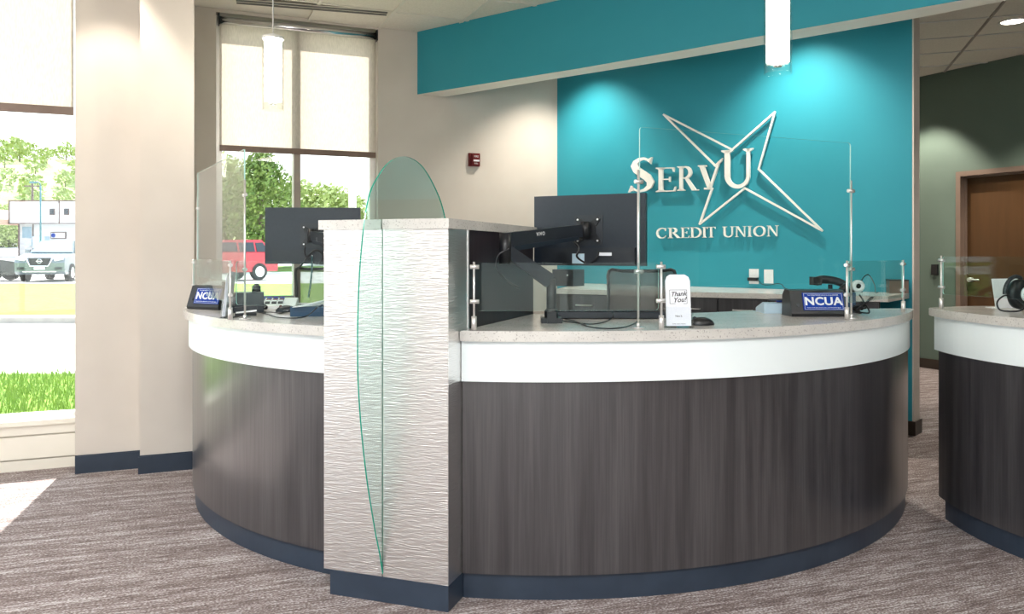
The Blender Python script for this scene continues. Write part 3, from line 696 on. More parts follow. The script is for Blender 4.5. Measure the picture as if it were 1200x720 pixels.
G = {
 'E': (.66, stem(.16)+[('poly', [(.16, .955), (.60, .955), (.60, 1), (.16, 1)]), ('poly', [(.565, .82), (.60, .80), (.60, 1), (.53, .96)]), ('poly', [(.2, .49), (.46, .49), (.46, .535), (.2, .535)]), ('poly', [(.43, .42), (.47, .40), (.47, .62), (.43, .60)]),
        ('poly', [(.16, 0), (.62, 0), (.62, .045), (.16, .045)]), ('poly', [(.58, .045), (.62, 0), (.66, .20), (.62, .19)])]),
 'R': (.80, stem(.16)+[seg_ell(.30, .745, .235, .232, 88, -90, .05, .05, wm=.135), ('poly', [(.2, .955), (.32, .955), (.32, 1), (.2, 1)]), ('poly', [(.2, .49), (.32, .49), (.32, .535), (.2, .535)]),
        ('poly', [(.30, .51), (.45, .51), (.80, 0), (.62, 0)]), ('poly', [(.60, 0), (.88, 0), (.88, .035), (.60, .035)])]),
 'C': (.84, [seg_ell(.45, .5, .385, .47, 48, 312, .045, .045, n=26, wm=.15), ('poly', [(.70, .70), (.74, .70), (.76, 1.0), (.72, .98)]), ('poly', [(.70, .82), (.74, .70), (.75, .82), (.70, .90)]), ('poly', [(.68, .10), (.72, .13), (.78, .28), (.745, .28)])]),
 'D': (.88, stem(.16)+[seg_ell(.30, .5, .49, .475, 90, -90, .05, .05, n=22, wm=.15), ('poly', [(.2, .95), (.32, .95), (.32, 1), (.2, 1)]), ('poly', [(.2, 0), (.32, 0), (.32, .05), (.2, .05)])]),
 'I': (.34, stem(.17)),
 'T': (.74, stem(.37, s1=False)+[('poly', [(.04, .95), (.70, .95), (.70, 1), (.04, 1)]), ('poly', [(.04, .80), (.075, .82), (.09, .96), (.04, 1)]), ('poly', [(.665, .82), (.70, .80), (.70, 1), (.65, .96)])]),
 'N': (.92, stem(.16, TN)+stem(.76, TN, s0=False)+[('poly', [(.10, 1), (.26, 1), (.785, 0), (.72, 0)])]),
 'O': (.92, [seg_ell(.46, .5, .39, .46, 90, 270, .05, .05, n=16, wm=.15), seg_ell(.46, .5, .39, .46, -90, 90, .05, .05, n=16, wm=.15)]),
 'U': (.88, stem(.17, s0=False, y0=.3)+stem(.73, .085, s0=False, y0=.3)+[seg_ell(.45, .32, .28, .29, 180, 360, .135, .085, n=18, wm=.10)]),
 'S': (.66, [rib([(x*.62/110+.03, (165-y)/165, w) for x, y, w in [(92, 26, .035), (80, 12, .055), (62, 5, .07), (44, 8, .09), (28, 20, .125), (22, 38, .165), (32, 58, .19), (54, 76, .20), (78, 94, .20), (92, 116, .175), (86, 138, .125), (66, 154, .08), (44, 159, .06), (22, 152, .05), (10, 140, .03)]]),
        ('poly', [(.52, .86), (.56, .80), (.59, 1.0), (.555, .99)]), ('poly', [(.50, .93), (.56, .83), (.575, .95), (.53, .98)]), ('poly', [(.0, .0), (.045, .01), (.105, .19), (.07, .20)]), ('poly', [(.03, .04), (.12, .04), (.14, .11), (.07, .17)])]),
}
def glyph(bm, g, map_, d0, d1):
    def solid(P):
        a = [bm.verts.new(map_(x, y, d0)) for x, y in P]; c = [bm.verts.new(map_(x, y, d1)) for x, y in P]; n = len(P)
        bm.faces.new(a); bm.faces.new(list(reversed(c)))
        for i in range(n): bm.faces.new((a[i], c[i], c[(i+1) % n], a[(i+1) % n]))
    for kind, P in g:
        if kind == 'poly': solid(P); continue
        L, R = [], []
        for i, (x, y, w) in enumerate(P):
            x0, y0 = P[max(i-1, 0)][:2]; x1, y1 = P[min(i+1, len(P)-1)][:2]; l = math.hypot(x1-x0, y1-y0) or 1
            nx, ny = -(y1-y0)/l, (x1-x0)/l; L.append((x+nx*w/2, y+ny*w/2)); R.append((x-nx*w/2, y-ny*w/2))
        for i in range(len(P)-1): solid([L[i], L[i+1], R[i+1], R[i]])
sign = thing('wall_lettering', 'raised white SERVU CREDIT UNION lettering with an outlined star on the teal wall', 'sign', TW.pt(1.9, 1.3, .02))
def wm(x, y, o): a, h = TW.ph(x, y); return TW.pt(a, h, o)
def letter(ch, x0, x1, yb0, yb1, yt0, yt1, o0=.018, o1=.040):
    """one letter filling a quad of the wall: bottom from yb0 to yb1, top from yt0 to yt1"""
    W = G[ch][0]
    def m(u, v, o):
        s = u/W; return wm(x0+(x1-x0)*s, (yb0+(yb1-yb0)*s)*(1-v)+(yt0+(yt1-yt0)*s)*v, o)
    b = B(); glyph(b, G[ch][1], m, o0, o1); return obj('letter', b, M_['letter'], sign)
letter('S', 738.5, 770, 226, 226, 186, 184.5)
letter('E', 771, 794.5, 225.5, 224.5, 197, 196.5)
letter('R', 796, 818.5, 224, 223.5, 195.5, 195)
# V with a tall right arm that joins the star
b = B()
vm = lambda x, y, o: wm(720+x/4, 120+y/4, o)
glyph(b, [('poly', [(401, 297), (440, 297), (440, 303), (401, 303)]), ('poly', [(407, 300), (430, 300), (466, 408), (448, 410)]), ('poly', [(430, 402), (470, 402), (468, 410), (430, 410)]),
          ('poly', [(452, 400), (462, 405), (506, 275), (494, 280)]), ('poly', [(474, 300), (516, 262), (510, 280), (485, 306)])], vm, .018, .040)
obj('letter', b, M_['letter'], sign)
letter('U', 847, 885.5, 220.5, 220.5, 177, 174)
ux = [771, 784.2, 797.5, 809.6, 823.5, 829.5]
row = [('C', 771, 783), ('R', 784.5, 798.5), ('E', 799.5, 809.5), ('D', 810.5, 824), ('I', 824.5, 829.5), ('T', 829.5, 840.5), ('U', 848, 862), ('N', 862.5, 876.5), ('I', 877.5, 882.5), ('O', 884.5, 898.5), ('N', 899.5, 914.5)]
for ch, x0, x1 in row:
    yb = lambda x: 279.6-.0175*(x-771); yt = lambda x: 267.6-.0228*(x-771)
    letter(ch, x0, x1, yb(x0), yb(x1), yt(x0), yt(x1), .014, .030)
star = [[(485, 303), (240, 60), (560, 224), (760, 48), (684, 315), (980, 602), (619, 404), (408, 571), (466, 404)]]
b = B(); P = star[0]; 
for i in range(len(P)-1):
    (x0, y0), (x1, y1) = P[i], P[i+1]; l = math.hypot(x1-x0, y1-y0); ux_, uy_ = (x1-x0)/l, (y1-y0)/l; w_ = 4.3; k = 3 if i not in (0,) else 0
    glyph(b, [('poly', [(x0-ux_*k-uy_*w_, y0-uy_*k+ux_*w_), (x1+ux_*3-uy_*w_, y1+uy_*3+ux_*w_), (x1+ux_*3+uy_*w_, y1+uy_*3-ux_*w_), (x0-ux_*k+uy_*w_, y0-uy_*k-ux_*w_)])], lambda x, y, o: wm(720+x/4, 120+y/4, o), .018, .036)
obj('star_outline', b, M_['letter'], sign)

# outlets on the teal wall
def plate(x0, x1, y0, y1, label, plug=False):
    a0, h1 = TW.ph(x0, y0); a1, h0 = TW.ph(x1, y1); t = thing('outlet', label, 'outlet', TW.pt((a0+a1)/2, h0, .005))
    b = B(); fbox(b, TW, a0, a1, h0, h1, .001, .007); bev(b, .002, 1); obj('cover_plate', b, M_['whitep'], t)
    b = B(); m_ = (a0+a1)/2
    for hh in ((h0*.72+h1*.28), (h0*.28+h1*.72)): fbox(b, TW, m_-.018, m_+.018, hh-.018, hh+.018, .0072, .009)
    obj('socket', b, M_['whitep'], t)
    return t, m_, h0, h1
t, m_, h0, h1 = plate(878.3, 889.3, 315.3, 333, 'white wall outlet with a black charger plugged in')
hh = h0+(h1-h0)*.3
t = thing('charger', 'black plug-in charger on the left wall outlet', 'charger', TW.pt(m_, hh, .01))
b = B(); fbox(b, TW, m_-.04, m_+.045, hh-.012, hh+.016, .0095, .045); bev(b, .004); obj('body', b, M_['blk'], t)
b = B(); tube(b, [TW.pt(m_+.045, hh, .03), TW.pt(m_+.09, hh-.04, .03), TW.pt(m_+.16, hh-.04, .03), TW.pt(m_+.22, hh-.03, .04), TW.pt(m_+.27, 1.10, .06), TW.pt(m_+.34, 1.065, .09), TW.pt(m_+.6, 1.064, .08)], .003); obj('cable', b, M_['blk'], t)
plate(895.8, 906.5, 316, 332.5, 'plain white wall outlet right of the charger')

# fire alarm, card reader
a0, h1 = W2.ph(548, 179.5); a1, h0 = W2.ph(562, 195.5)
t = thing('fire_alarm', 'small dark red fire alarm pull station on the beige wall', 'alarm', W2.pt((a0+a1)/2, h0, .02))
b = B(); fbox(b, W2, a0+.005, a1-.005, h0, h1, .001, .022); bev(b, .003, 1); obj('back_box', b, M_['red'], t)
b = B(); fbox(b, W2, a0+.035, a1-.012, h0+.008, h1-.008, .0225, .045); bev(b, .006); obj('cover', b, M_['red'], t)
b = B(); m_ = (a0+a1)/2+.012; fbox(b, W2, m_-.03, m_+.03, h0+.045, h0+.062, .0455, .05); bev(b, .003, 1); obj('handle', b, M_['whitep'], t)
Mt = Matrix(((W2.d.x, 0, W2.n.x, 0), (W2.d.y, 0, W2.n.y, 0), (0, 1, 0, 0), (0, 0, 0, 1)))
put_text('lettering', 'FIRE', .026, Matrix.Translation(W2.pt(m_, h1-.035, .0458)) @ Mt, M_['whitep'], t)
put_text('lettering', 'PULL', .018, Matrix.Translation(W2.pt(m_, h0+.025, .0458)) @ Mt, M_['whitep'], t)
a0, h1 = DR.ph(1093, 310); a1, h0 = DR.ph(1100, 322.5)
t = thing('card_reader', 'small black card reader on the wall left of the brown door', 'card reader', DR.pt((a0+a1)/2, h0, .01))
b = B(); fbox(b, DR, a0, a1, h0, h1, .001, .03); bev(b, .004); obj('housing', b, M_['blk'], t)
b = B(); fbox(b, DR, (a0+a1)/2-.01, (a0+a1)/2+.01, h1-.03, h1-.024, .0305, .032); obj('indicator', b, M_['dgrey'], t)

# ------------------------------------------------------------------ roller blinds
def blind(fr, a0, a1, h0, label, o0=-.05, chain=True):
    t = thing('roller_blind', label, 'blind', fr.pt((a0+a1)/2, h0, o0))
    b = B(); fbox(b, fr, a0, a1, h0+.05, HC-.09, o0-.001, o0); obj('fabric', b, M_['blind'], t)
    b = B(); fbox(b, fr, a0, a1, h0, h0+.052, o0-.009, o0+.008); bev(b, .003, 1); obj('hem_bar', b, M_['hem'], t)
    b = B(); cyl(b, fr.pt(a0, HC-.075, o0+.012), fr.pt(a1, HC-.075, o0+.012), .034, n=20); obj('roller_tube', b, M_['tube'], t)
    for k, e in ((a0, -1), (a1, 1)):
        b = B(); fbox(b, fr, k+e*.002, k+e*.012, HC-.12, HC-.02, o0-.03, o0+.05); obj('bracket', b, M_['blk'], t)
a0, h0 = W2.ph(257.4, 176.8, -.05); a1, _ = W2.ph(440.2, 183.5, -.05)
blind(W2, a0, a1, h0, 'beige roller blind half lowered over the tall window beside the lit pendant')
a1, h0 = WL.ph(86.3, 135.3, -.05)
blind(WL, LW0+1.47, a1, h0, 'beige roller blind half lowered over the big window at the left edge')

# ------------------------------------------------------------------ things on the counters
def beam(bm, p, q, w, h, w2=None, h2=None, up=Vector((0, 0, 1)), mi=0):
    p, q = Vector(p), Vector(q); x = (q-p).normalized(); y = up.cross(x).normalized(); z = x.cross(y); w2 = w2 or w; h2 = h2 or h
    v = []
    for c, ww, hh in ((p, w, h), (q, w2, h2)):
        for sy, sz in ((-1, -1), (1, -1), (1, 1), (-1, 1)): v.append(bm.verts.new(c+y*sy*ww/2+z*sz*hh/2))
    for f in ((3, 2, 1, 0), (4, 5, 6, 7), (0, 1, 5, 4), (1, 2, 6, 5), (2, 3, 7, 6), (3, 0, 4, 7)): bm.faces.new([v[i] for i in f]).material_index = mi
TM = Matrix(((1, 0, 0, 0), (0, 0, -1, 0), (0, 1, 0, 0), (0, 0, 0, 1)))      # text x/y plane to x/z facing -y

def monitor(label, p, q, h0, h1, sticker=True):
    """seen from behind; p left, q right lower corners in plan"""
    d = (q-p); W = d.length; ang = math.atan2(d.y, d.x); c = (p+q)/2; H = h1-h0
    t = thing('monitor', label, 'monitor', TR(c.x, c.y, h0, ang)); Mx = WM[t.name]
    b = B(); box(b, -W/2, W/2, .0, .022, 0, H, Mx); bev(b, .003, 2); obj('casing', b, M_['moncase'], t)
    b = B(); box(b, -W/2+.012, W/2-.012, .0222, .0235, .018, H-.012, Mx); obj('screen', b, M_['blk'], t)
    b = B(); box(b, -W/2+.05, W/2-.05, -.022, -.0005, .006, H*.25, Mx); bev(b, .006, 2); obj('lower_housing', b, M_['dgrey'], t)
    b = B(); box(b, -.075, .075, -.003, -.0004, H*.5-.075, H*.5+.075, Mx); bev(b, .001, 1); obj('mount_recess', b, M_['dgrey'], t)
    b = B(); box(b, -.015, .015, -.010, -.0005, H*.5-.1, H*.5-.088, Mx); obj('release_button', b, M_['blk'], t)
    if sticker:
        b = B(); box(b, W*.10, W*.22, -.0232, -.0222, H*.14, H*.185, Mx); obj('label_sticker', b, M_['paper'], t)
        b = B(); box(b, -W*.13, -W*.02, -.0232, -.0222, H*.03, H*.17, Mx); box(b, -W*.11, -W*.085, -.0238, -.0233, H*.05, H*.09, Mx); obj('port_panel', b, M_['ltblue'], t)
    return t, Mx, W, H
p = at(626, 4.12); q = at(757, 3.86)
mon, mm, W, H = monitor('black computer monitor seen from behind, on the arm right of the pylon', Vector((p.x, p.y, 0)), Vector((q.x, q.y, 0)), hz(311.5, 4.0), hz(228.5, 4.0))
def arm(label, base, basep, elbow, vc, mx, txt=True):
    t = thing('swing_mount', label, 'monitor arm', basep)
    bx, by = basep.x, basep.y
    b = B(); box(b, -.045, .045, -.05, .05, 0, .022, TR(bx, by, HT)); box(b, -.02, .02, -.062, -.05, 0, .05, TR(bx, by, HT)); bev(b, .003, 1); obj('clamp_base', b, M_['blk'], t)
    b = B(); cyl(b, (bx, by, HT+.0222), (bx, by, HT+.19), .021, n=20); lathe(b, [(.03, .022), (.03, .05), (.022, .06)], (bx, by, HT), 20); obj('tower', b, M_['blk'], t)
    top = Vector((bx, by, HT+.175))
    b = B(); beam(b, top+(elbow-top)*.03, elbow+Vector((0, 0, -.035)), .030, .062, .028, .05); bev(b, .006, 2); obj('lower_arm', b, M_['dgrey'], t)
    b = B(); cyl(b, elbow+Vector((0, 0, -.10)), elbow+Vector((0, 0, .035)), .026, n=22); obj('elbow_joint', b, M_['blk'], t)
    e0 = elbow+Vector((0, 0, .0)); v0 = vc+(e0-vc).normalized()*.045
    b = B(); beam(b, e0, v0, .040, .072, .034, .058); bev(b, .008, 3); up = obj('upper_arm', b, M_['dgrey'], t)
    b = B(); dz = Vector((0, 0, -.034)); beam(b, e0+(v0-e0)*.06+dz, v0+(e0-v0)*.06+dz, .046, .022, .040, .018); bev(b, .006, 2); obj('arm_cover', b, M_['moncase'], up)
    if txt:
        x = (v0-e0).normalized(); yv = Vector((0, 0, 1)).cross(x).normalized(); z = x.cross(yv); c = e0+(v0-e0)*.40+yv*(-.0208)+z*.012
        Mt = Matrix(((x.x, z.x, -yv.x, c.x), (x.y, z.y, -yv.y, c.y), (x.z, z.z, -yv.z, c.z), (0, 0, 0, 1)))
        put_text('lettering', 'VIVO', .024, Mt, M_['whitep'], up, bold=.0003, sp=1.25)
    # bracket on the monitor's back
    Ml = mx @ Matrix.Translation((0, 0, H*.5))
    b = B()
    for sx_ in (-1, 1):
        for sz_ in (-1, 1):
            P = [(0, 0), (sx_*.020, sz_*.045), (sx_*.055, sz_*.066), (sx_*.066, sz_*.055), (sx_*.045, sz_*.020)]
            prism(b, P, 0, .005, Ml @ Matrix(((1, 0, 0, 0), (0, 0, -1, -.004), (0, 1, 0, 0), (0, 0, 0, 1))))
    box(b, -.04, .04, -.0105, -.0092, -.04, .04, Ml)
    vb = obj('mount_bracket', b, M_['blk'], t)
    b = B()
    for sx_ in (-1, 1):
        for sz_ in (-1, 1): cyl(b, Ml @ Vector((sx_*.052, -.009, sz_*.052)), Ml @ Vector((sx_*.052, -.013, sz_*.052)), .005, n=10)
    obj('screw', b, M_['steel'], vb)
    b = B(); cyl(b, Ml @ Vector((0, -.045, -.04)), Ml @ Vector((0, -.045, .04)), .022, n=18); box(b, -.018, .018, -.05, -.011, -.02, .02, Ml); obj('tilt_head', b, M_['blk'], t)
    return t
bp_ = gp(646, 378, HT); elb = at(592, 3.45, hz(283, 3.45)); vc = mm @ Vector((0, -.05, H*.5))
arm('black monitor arm right of the pylon, clamped to the countertop', None, bp_, elb, vc, mm)
b = B(); e = elb
tube(b, [e+Vector((.02, -.02, -.03)), e+Vector((-.03, -.03, -.06)), e+Vector((-.035, -.03, -.11)), e+Vector((.0, -.02, -.16)), e+Vector((.06, -.01, -.20))], .0045)
tag(obj('arm_cable', b, M_['blk']), 'black cable looping down beside the elbow of the right monitor arm', 'cable')
b = B(); h_ = vc
tube(b, [h_+Vector((-.06, -.01, -.05)), h_+Vector((-.03, -.03, -.09)), h_+Vector((-.04, -.03, -.13)), h_+Vector((.0, -.012, -.16))], .005)
tube(b, [h_+Vector((.07, .01, -.10)), h_+Vector((.06, -.02, -.13)), h_+Vector((.03, -.01, -.16))], .005)
tag(obj('video_cable', b, M_['blk']), 'short black cables under the mount of the right monitor', 'cable')
# left monitor with its arm coming from behind the pylon
zL = 4.95; p = at(310.5, zL); q = at(422, zL+.02); H0 = H
mon2, m2, W, H = monitor('dark computer monitor seen from behind in front of the tall window', Vector((p.x, p.y, 0)), Vector((q.x, q.y, 0)), hz(309.5, zL), hz(243.3, zL), False)
b2 = at(412, 4.3); b2 = Vector((b2.x, b2.y, HT)); e2_ = at(405, 4.55, 1.42); vc2 = m2 @ Vector((-.005, -.05, H*.5))
arm('dark monitor arm reaching from behind the pylon to the left monitor', None, b2, e2_, vc2, m2, False)
p = (e2_+vc2)/2
b = B(); x = (vc2-e2_).normalized(); c = vc2+(e2_-vc2)*.16
box(b, -.02, .02, -.034, -.033, -.014, .014, TR(c.x+.04, c.y-.02, c.z-.02)); tag(obj('label_sticker', b, M_['paper']), 'small white sticker on the left monitor arm', 'sticker')
b = B(); v = vc2
tube(b, [v+Vector((-.03, 0, -.07)), v+Vector((-.02, -.03, -.12)), v+Vector((.05, -.03, -.17)), v+Vector((.08, -.01, -.12)), v+Vector((.03, -.02, -.09)), v+Vector((-.04, -.02, -.17)), v+Vector((-.07, 0, -.2))], .005)
tag(obj('video_cable', b, M_['blk']), 'crossed black cables below the mount of the left monitor', 'cable')
# perforated teal strap between the left monitor and the worktop
c = at(363.5, 4.7); b = B(); P = [Vector((c.x+.012, c.y, 1.34)), Vector((c.x+.01, c.y, 1.25)), Vector((c.x, c.y, 1.16)), Vector((c.x-.01, c.y, 1.10))]
for i in range(3): beam(b, P[i], P[i+1], .004, .026, up=Vector((1, 0, 0)).cross(P[i+1]-P[i]))
t = thing('cable_strap', 'dark teal perforated strap hanging below the left monitor', 'strap', P[-1]); obj('band', b, mat('teal_strap', (.02, .10, .11), .5, noise=(9, (.03, .12, .13), .3, .7)), t)
b = B()
for i in range(9):
    k = i/8*2.999; j = int(k); q = P[j]+(P[j+1]-P[j])*(k-j); cyl(b, q+Vector((0, -.004, 0)), q+Vector((0, -.0025, 0)), .004, n=8)
obj('eyelets', b, M_['whitep'], t)

# federal insurance signs
def ncua(label, M, w_=.262, dk=1.0):
    t = thing('insurance_sign', label, 'sign', M)
    prof = [(0, 0), (-.004, .014), (.034, .124), (.034+.066*dk, .128), (.045+.09*dk, .10), (.05+.09*dk, 0)]
    A = M @ Matrix(((0, 0, 1, -w_/2), (1, 0, 0, 0), (0, 1, 0, 0), (0, 0, 0, 1)))
    b = B(); prism(b, prof, 0, w_, A); bev(b, .003, 2); obj('housing', b, M_['blk'], t)
    th = math.atan2(.038, .110)
    P_ = M @ Matrix.Translation((.024, .0155, .071)) @ Matrix.Rotation(-th, 4, 'X')
    b = B(); box(b, -.097, .097, -.004, -.001, -.043, .043, P_); pl_ = obj('sign_plate', b, M_['signblue'], t)
    b = B()
    for x0, x1, z0, z1 in ((-.091, .091, .0385, .0397), (-.091, .091, -.0397, -.0385), (-.091, -.0898, -.0397, .0397), (.0898, .091, -.0397, .0397)): box(b, x0, x1, -.0048, -.0041, z0, z1, P_)
    obj('border', b, M_['whitep'], pl_)
    T = P_ @ Matrix.Translation((0, -.0044, 0)) @ TM
    put_text('lettering', 'NCUA', .054, T @ Matrix.Translation((0, -.001, 0)), M_['whitep'], pl_, bold=.0017, sp=1.06, sx=1.12)
    put_text('lettering', 'Your savings federally insured to at least $250,000', .0072, T @ Matrix.Translation((0, .031, 0)), M_['whitep'], pl_)
    put_text('lettering', 'National Credit Union Administration, a U.S. Government Agency', .0060, T @ Matrix.Translation((0, -.031, 0)), M_['whitep'], pl_)
    b = B(); cyl(b, P_ @ Vector((-.121, -.0005, -.018)), P_ @ Vector((-.121, -.003, -.018)), .008, n=16); obj('button', b, M_['dgrey'], t)
    return t
c = at(960, 3.85); ncua('black desk sign with blue NCUA plate on the large right counter', TR(c.x, c.y, HT, 0))
c = at(237.5, 4.36); ncua('leaning black desk sign with blue NCUA plate at the left counter end', TR(c.x, c.y, HT, math.radians(-30)) , .25, .3)

# card holders
def holder(label, M, card_text):
    t = thing('card_holder', label, 'card holder', M); L_ = M @ Matrix.Rotation(math.radians(-6), 4, 'X')
    b = B(); box(b, -.058, .058, -.012, -.010, .006, .085, L_); box(b, -.058, .058, .012, .014, .006, .20, L_); box(b, -.058, .058, -.010, .012, .003, .006, L_); box(b, -.058, -.0565, -.010, .012, .006, .08, L_); box(b, .0565, .058, -.010, .012, .006, .08, L_)
    box(b, -.058, .058, -.02, .05, 0, .003, M); obj('acrylic_stand', b, M_['acryl'], t)
    for k in range(3):
        pts = [(-.050, 0), (.050, 0), (.050, .180), (.044, .197), (.030, .206), (-.030, .206), (-.044, .197), (-.050, .180)]
        b = B(); prism(b, pts, 0, .002, L_ @ Matrix(((1, 0, 0, 0), (0, 0, -1, -.004+k*.005), (0, 1, 0, .008+k*.001), (0, 0, 0, 1)))); o = obj('envelope', b, M_['paper'], t)
        if k == 0 and card_text:
            T = L_ @ Matrix.Translation((0, -.0064, 0)) @ TM
            b = B()
            for x0, x1, z0, z1 in ((-.036, .036, .152, .1535), (-.036, -.012, .0965, .098), (.02, .036, .0965, .098), (-.036, -.0345, .098, .152), (.0345, .036, .098, .152)): box(b, x0, x1, -.0066, -.0061, z0, z1, L_)
            obj('printed_frame', b, M_['ink'], o)
            put_text('lettering', 'Thank', .026, T @ Matrix.Translation((0, .136, 0)) @ Matrix.Rotation(.06, 4, 'Z'), M_['ink'], o, shear=.35, bold=.0004)
            put_text('lettering', 'You!', .028, T @ Matrix.Translation((.004, .112, 0)) @ Matrix.Rotation(.06, 4, 'Z'), M_['ink'], o, shear=.35, bold=.0004)
            put_text('lettering', 'Nos S.', .011, T @ Matrix.Translation((0, .047, 0)), M_['ink'], o)
            put_text('lettering', 'member services  thank you', .0048, T @ Matrix.Translation((0, .016, 0)), M_['dgrey'], o)
    return t
c = at(795.5, 3.27); holder('white Thank You envelope card standing in a clear holder beside the glass guard post', TR(c.x, c.y, HT, .08), True)
c = at(265.5, 3.80); holder('clear holder of white envelopes seen from its side, beside the left sign', TR(c.x, c.y, HT, math.radians(-88)) , False)

# keyboard behind the low guard
def keyboard(label, M, w_=.46, d_=.15, m='dgrey'):
    t = thing('keyboard', label, 'keyboard', M)
    A = M @ Matrix(((0, 0, 1, -w_/2), (1, 0, 0, 0), (0, 1, 0, 0), (0, 0, 0, 1)))
    b = B(); prism(b, [(0, .004), (0, .030), (.012, .034), (d_, .016), (d_, .002)], 0, w_, A); bev(b, .002, 1); obj('body', b, M_['dgrey' if m == 'dgrey' else m], t)
    b = B(); n = 20; R_ = M @ Matrix.Translation((0, .014, .0345)) @ Matrix.Rotation(-math.atan2(.018, .138), 4, 'X')
    for r in range(5):
        for k in range(n):
            if r == 4 and 5 < k < 12: continue
            x = -w_/2+.012+(w_-.024)*k/n; box(b, x, x+(w_-.024)/n-.003, .004+r*.024, .024+r*.024, 0, .006, R_)
    o = obj('keys', b, M_['blk'], t); o['kind'] = 'stuff'; return t
c = at(718, 3.72); keyboard('long black keyboard with its back to the glass guard, right counter', TR(c.x, c.y, HT, -.02), .50)
def mouse(label, M, m='blk', red=False):
    t = thing('mouse', label, 'mouse', M)
    b = B(); bmesh.ops.create_uvsphere(b, u_segments=20, v_segments=12, radius=1, matrix=M @ Matrix.Translation((0, 0, .002)) @ Matrix.Diagonal((.055, .034, .032, 1)))
    bmesh.ops.bisect_plane(b, geom=b.verts[:]+b.edges[:]+b.faces[:], plane_co=M @ Vector((0, 0, .001)), plane_no=(0, 0, 1), clear_inner=True)
    obj('shell', b, M_[m], t, smooth=True)
    b = B(); cyl(b, M @ Vector((-.03, -.004, .028)), M @ Vector((-.03, .004, .028)), .008, n=12); obj('scroll_wheel', b, M_['red' if red else 'dgrey'], t)
c = at(822, 3.40); mouse('black mouse just right of the Thank You card', TR(c.x, c.y, HT, .1))
c = at(336, 4.18); mouse('grey mouse with a red light beside the blue tray, left counter', TR(c.x, c.y, HT, .2), 'dgrey', True)
# cables on the right worktop
def cable(label, pts, r=.0028, name='cable', m='blk'):
    b = B(); tube(b, pts, r, n=7); return tag(obj(name, b, M_[m]), label, 'cable')
g = lambda x, y, h=HT+.0045: gp(x, y, h)
cable('thin black cable curving from the monitor arm base to the keyboard', [g(655, 375), g(672, 378), g(690, 380), g(705, 378.5), g(715, 374), g(719, 371, HT+.02), at(718, 3.715, HT+.03)], .0025)
cable('longer black cable sagging along the front of the right worktop', [g(662, 374), g(675, 377), g(690, 383), g(712, 385.3), g(730, 384), g(742, 380), g(748, 376)], .0028)
# calculator / adding machine at the right
def calc(label, M, w_=.2, d_=.24, body='ltblue'):
    t = thing('calculator', label, 'calculator', M)
    A = M @ Matrix(((0, 0, 1, -w_/2), (1, 0, 0, 0), (0, 1, 0, 0), (0, 0, 0, 1)))
    b = B(); prism(b, [(0, 0), (0, .018), (.02, .026), (d_*.8, .055), (d_, .05), (d_, 0)], 0, w_, A); bev(b, .004, 2); obj('body', b, M_[body], t)
    R_ = M @ Matrix.Translation((0, .022, .0268)) @ Matrix.Rotation(math.atan2(.029, d_*.8-.02), 4, 'X')
    for j, mt in enumerate(('blk', 'whitep', 'red', 'signblue')):
        b = B()
        for k in range(5):
            x = -w_/2+.02+k*.034; box(b, x, x+.024, .01+j*.032, .032+j*.032, 0, .008, R_)
        obj('key_row', b, M_[mt], t)
    b = B(); box(b, -w_/2+.02, w_/2-.02, .14, .165, .001, .006, R_); obj('display', b, M_['dgrey'], t)
    return t
c = at(914, 4.22); calc('pale blue desk calculator left of the right NCUA sign', TR(c.x, c.y, HT, math.radians(178)), .25, .16)
c = at(318, 4.35); calc('pale calculator with coloured keys behind the left glass guard', TR(c.x, c.y, HT, math.radians(10)), .25, .20, 'whitep')
# desk phones
def phone(label, M, m='dgrey'):
    t = thing('desk_phone', label, 'phone', M)
    A = M @ Matrix(((0, 0, 1, -.10), (1, 0, 0, 0), (0, 1, 0, 0), (0, 0, 0, 1)))
    b = B(); prism(b, [(0, 0), (0, .02), (.16, .105), (.19, .10), (.19, 0)], 0, .20, A); bev(b, .005, 2); obj('body', b, M_[m], t)
    R_ = M @ Matrix.Translation((0, .0, .021)) @ Matrix.Rotation(math.atan2(.085, .16), 4, 'X')
    b = B()
    for i in range(4):
        for j in range(4): box(b, -.01+i*.024, .008+i*.024, .02+j*.022, .036+j*.022, 0, .005, R_)
    o = obj('keypad', b, M_['whitep'], t)
    b = B(); box(b, -.015, .085, .115, .165, 0, .006, R_); obj('display', b, M_['blue'], t)
    b = B(); tube(b, [R_ @ Vector((-.065, .0, .03)), R_ @ Vector((-.068, .03, .045)), R_ @ Vector((-.068, .09, .052)), R_ @ Vector((-.068, .15, .045)), R_ @ Vector((-.065, .18, .03))], .014, n=12)
    cyl(b, R_ @ Vector((-.065, .01, .006)), R_ @ Vector((-.065, .01, .035)), .022, n=16); cyl(b, R_ @ Vector((-.065, .165, .006)), R_ @ Vector((-.065, .165, .035)), .022, n=16)
    obj('handset', b, M_['blk'], t)
    b = B(); q = [M @ Vector((-.10, .02, .02))]
    for k in range(30): q.append(M @ Vector((-.11-.012*math.cos(k*1.6), .02+k*.004, .02+.010*math.sin(k*1.6))))
    tube(b, q, .0022, n=6, k=3); obj('coiled_cord', b, M_['blk'], t)
    return t
c = at(284, 4.30); phone('dark desk phone behind the left glass guard and steel post', TR(c.x, c.y, HT, math.radians(200)))
c = at(966, 4.30); phone('dark desk phone standing behind the right NCUA sign', TR(c.x, c.y, HT, math.radians(175)), 'blue')
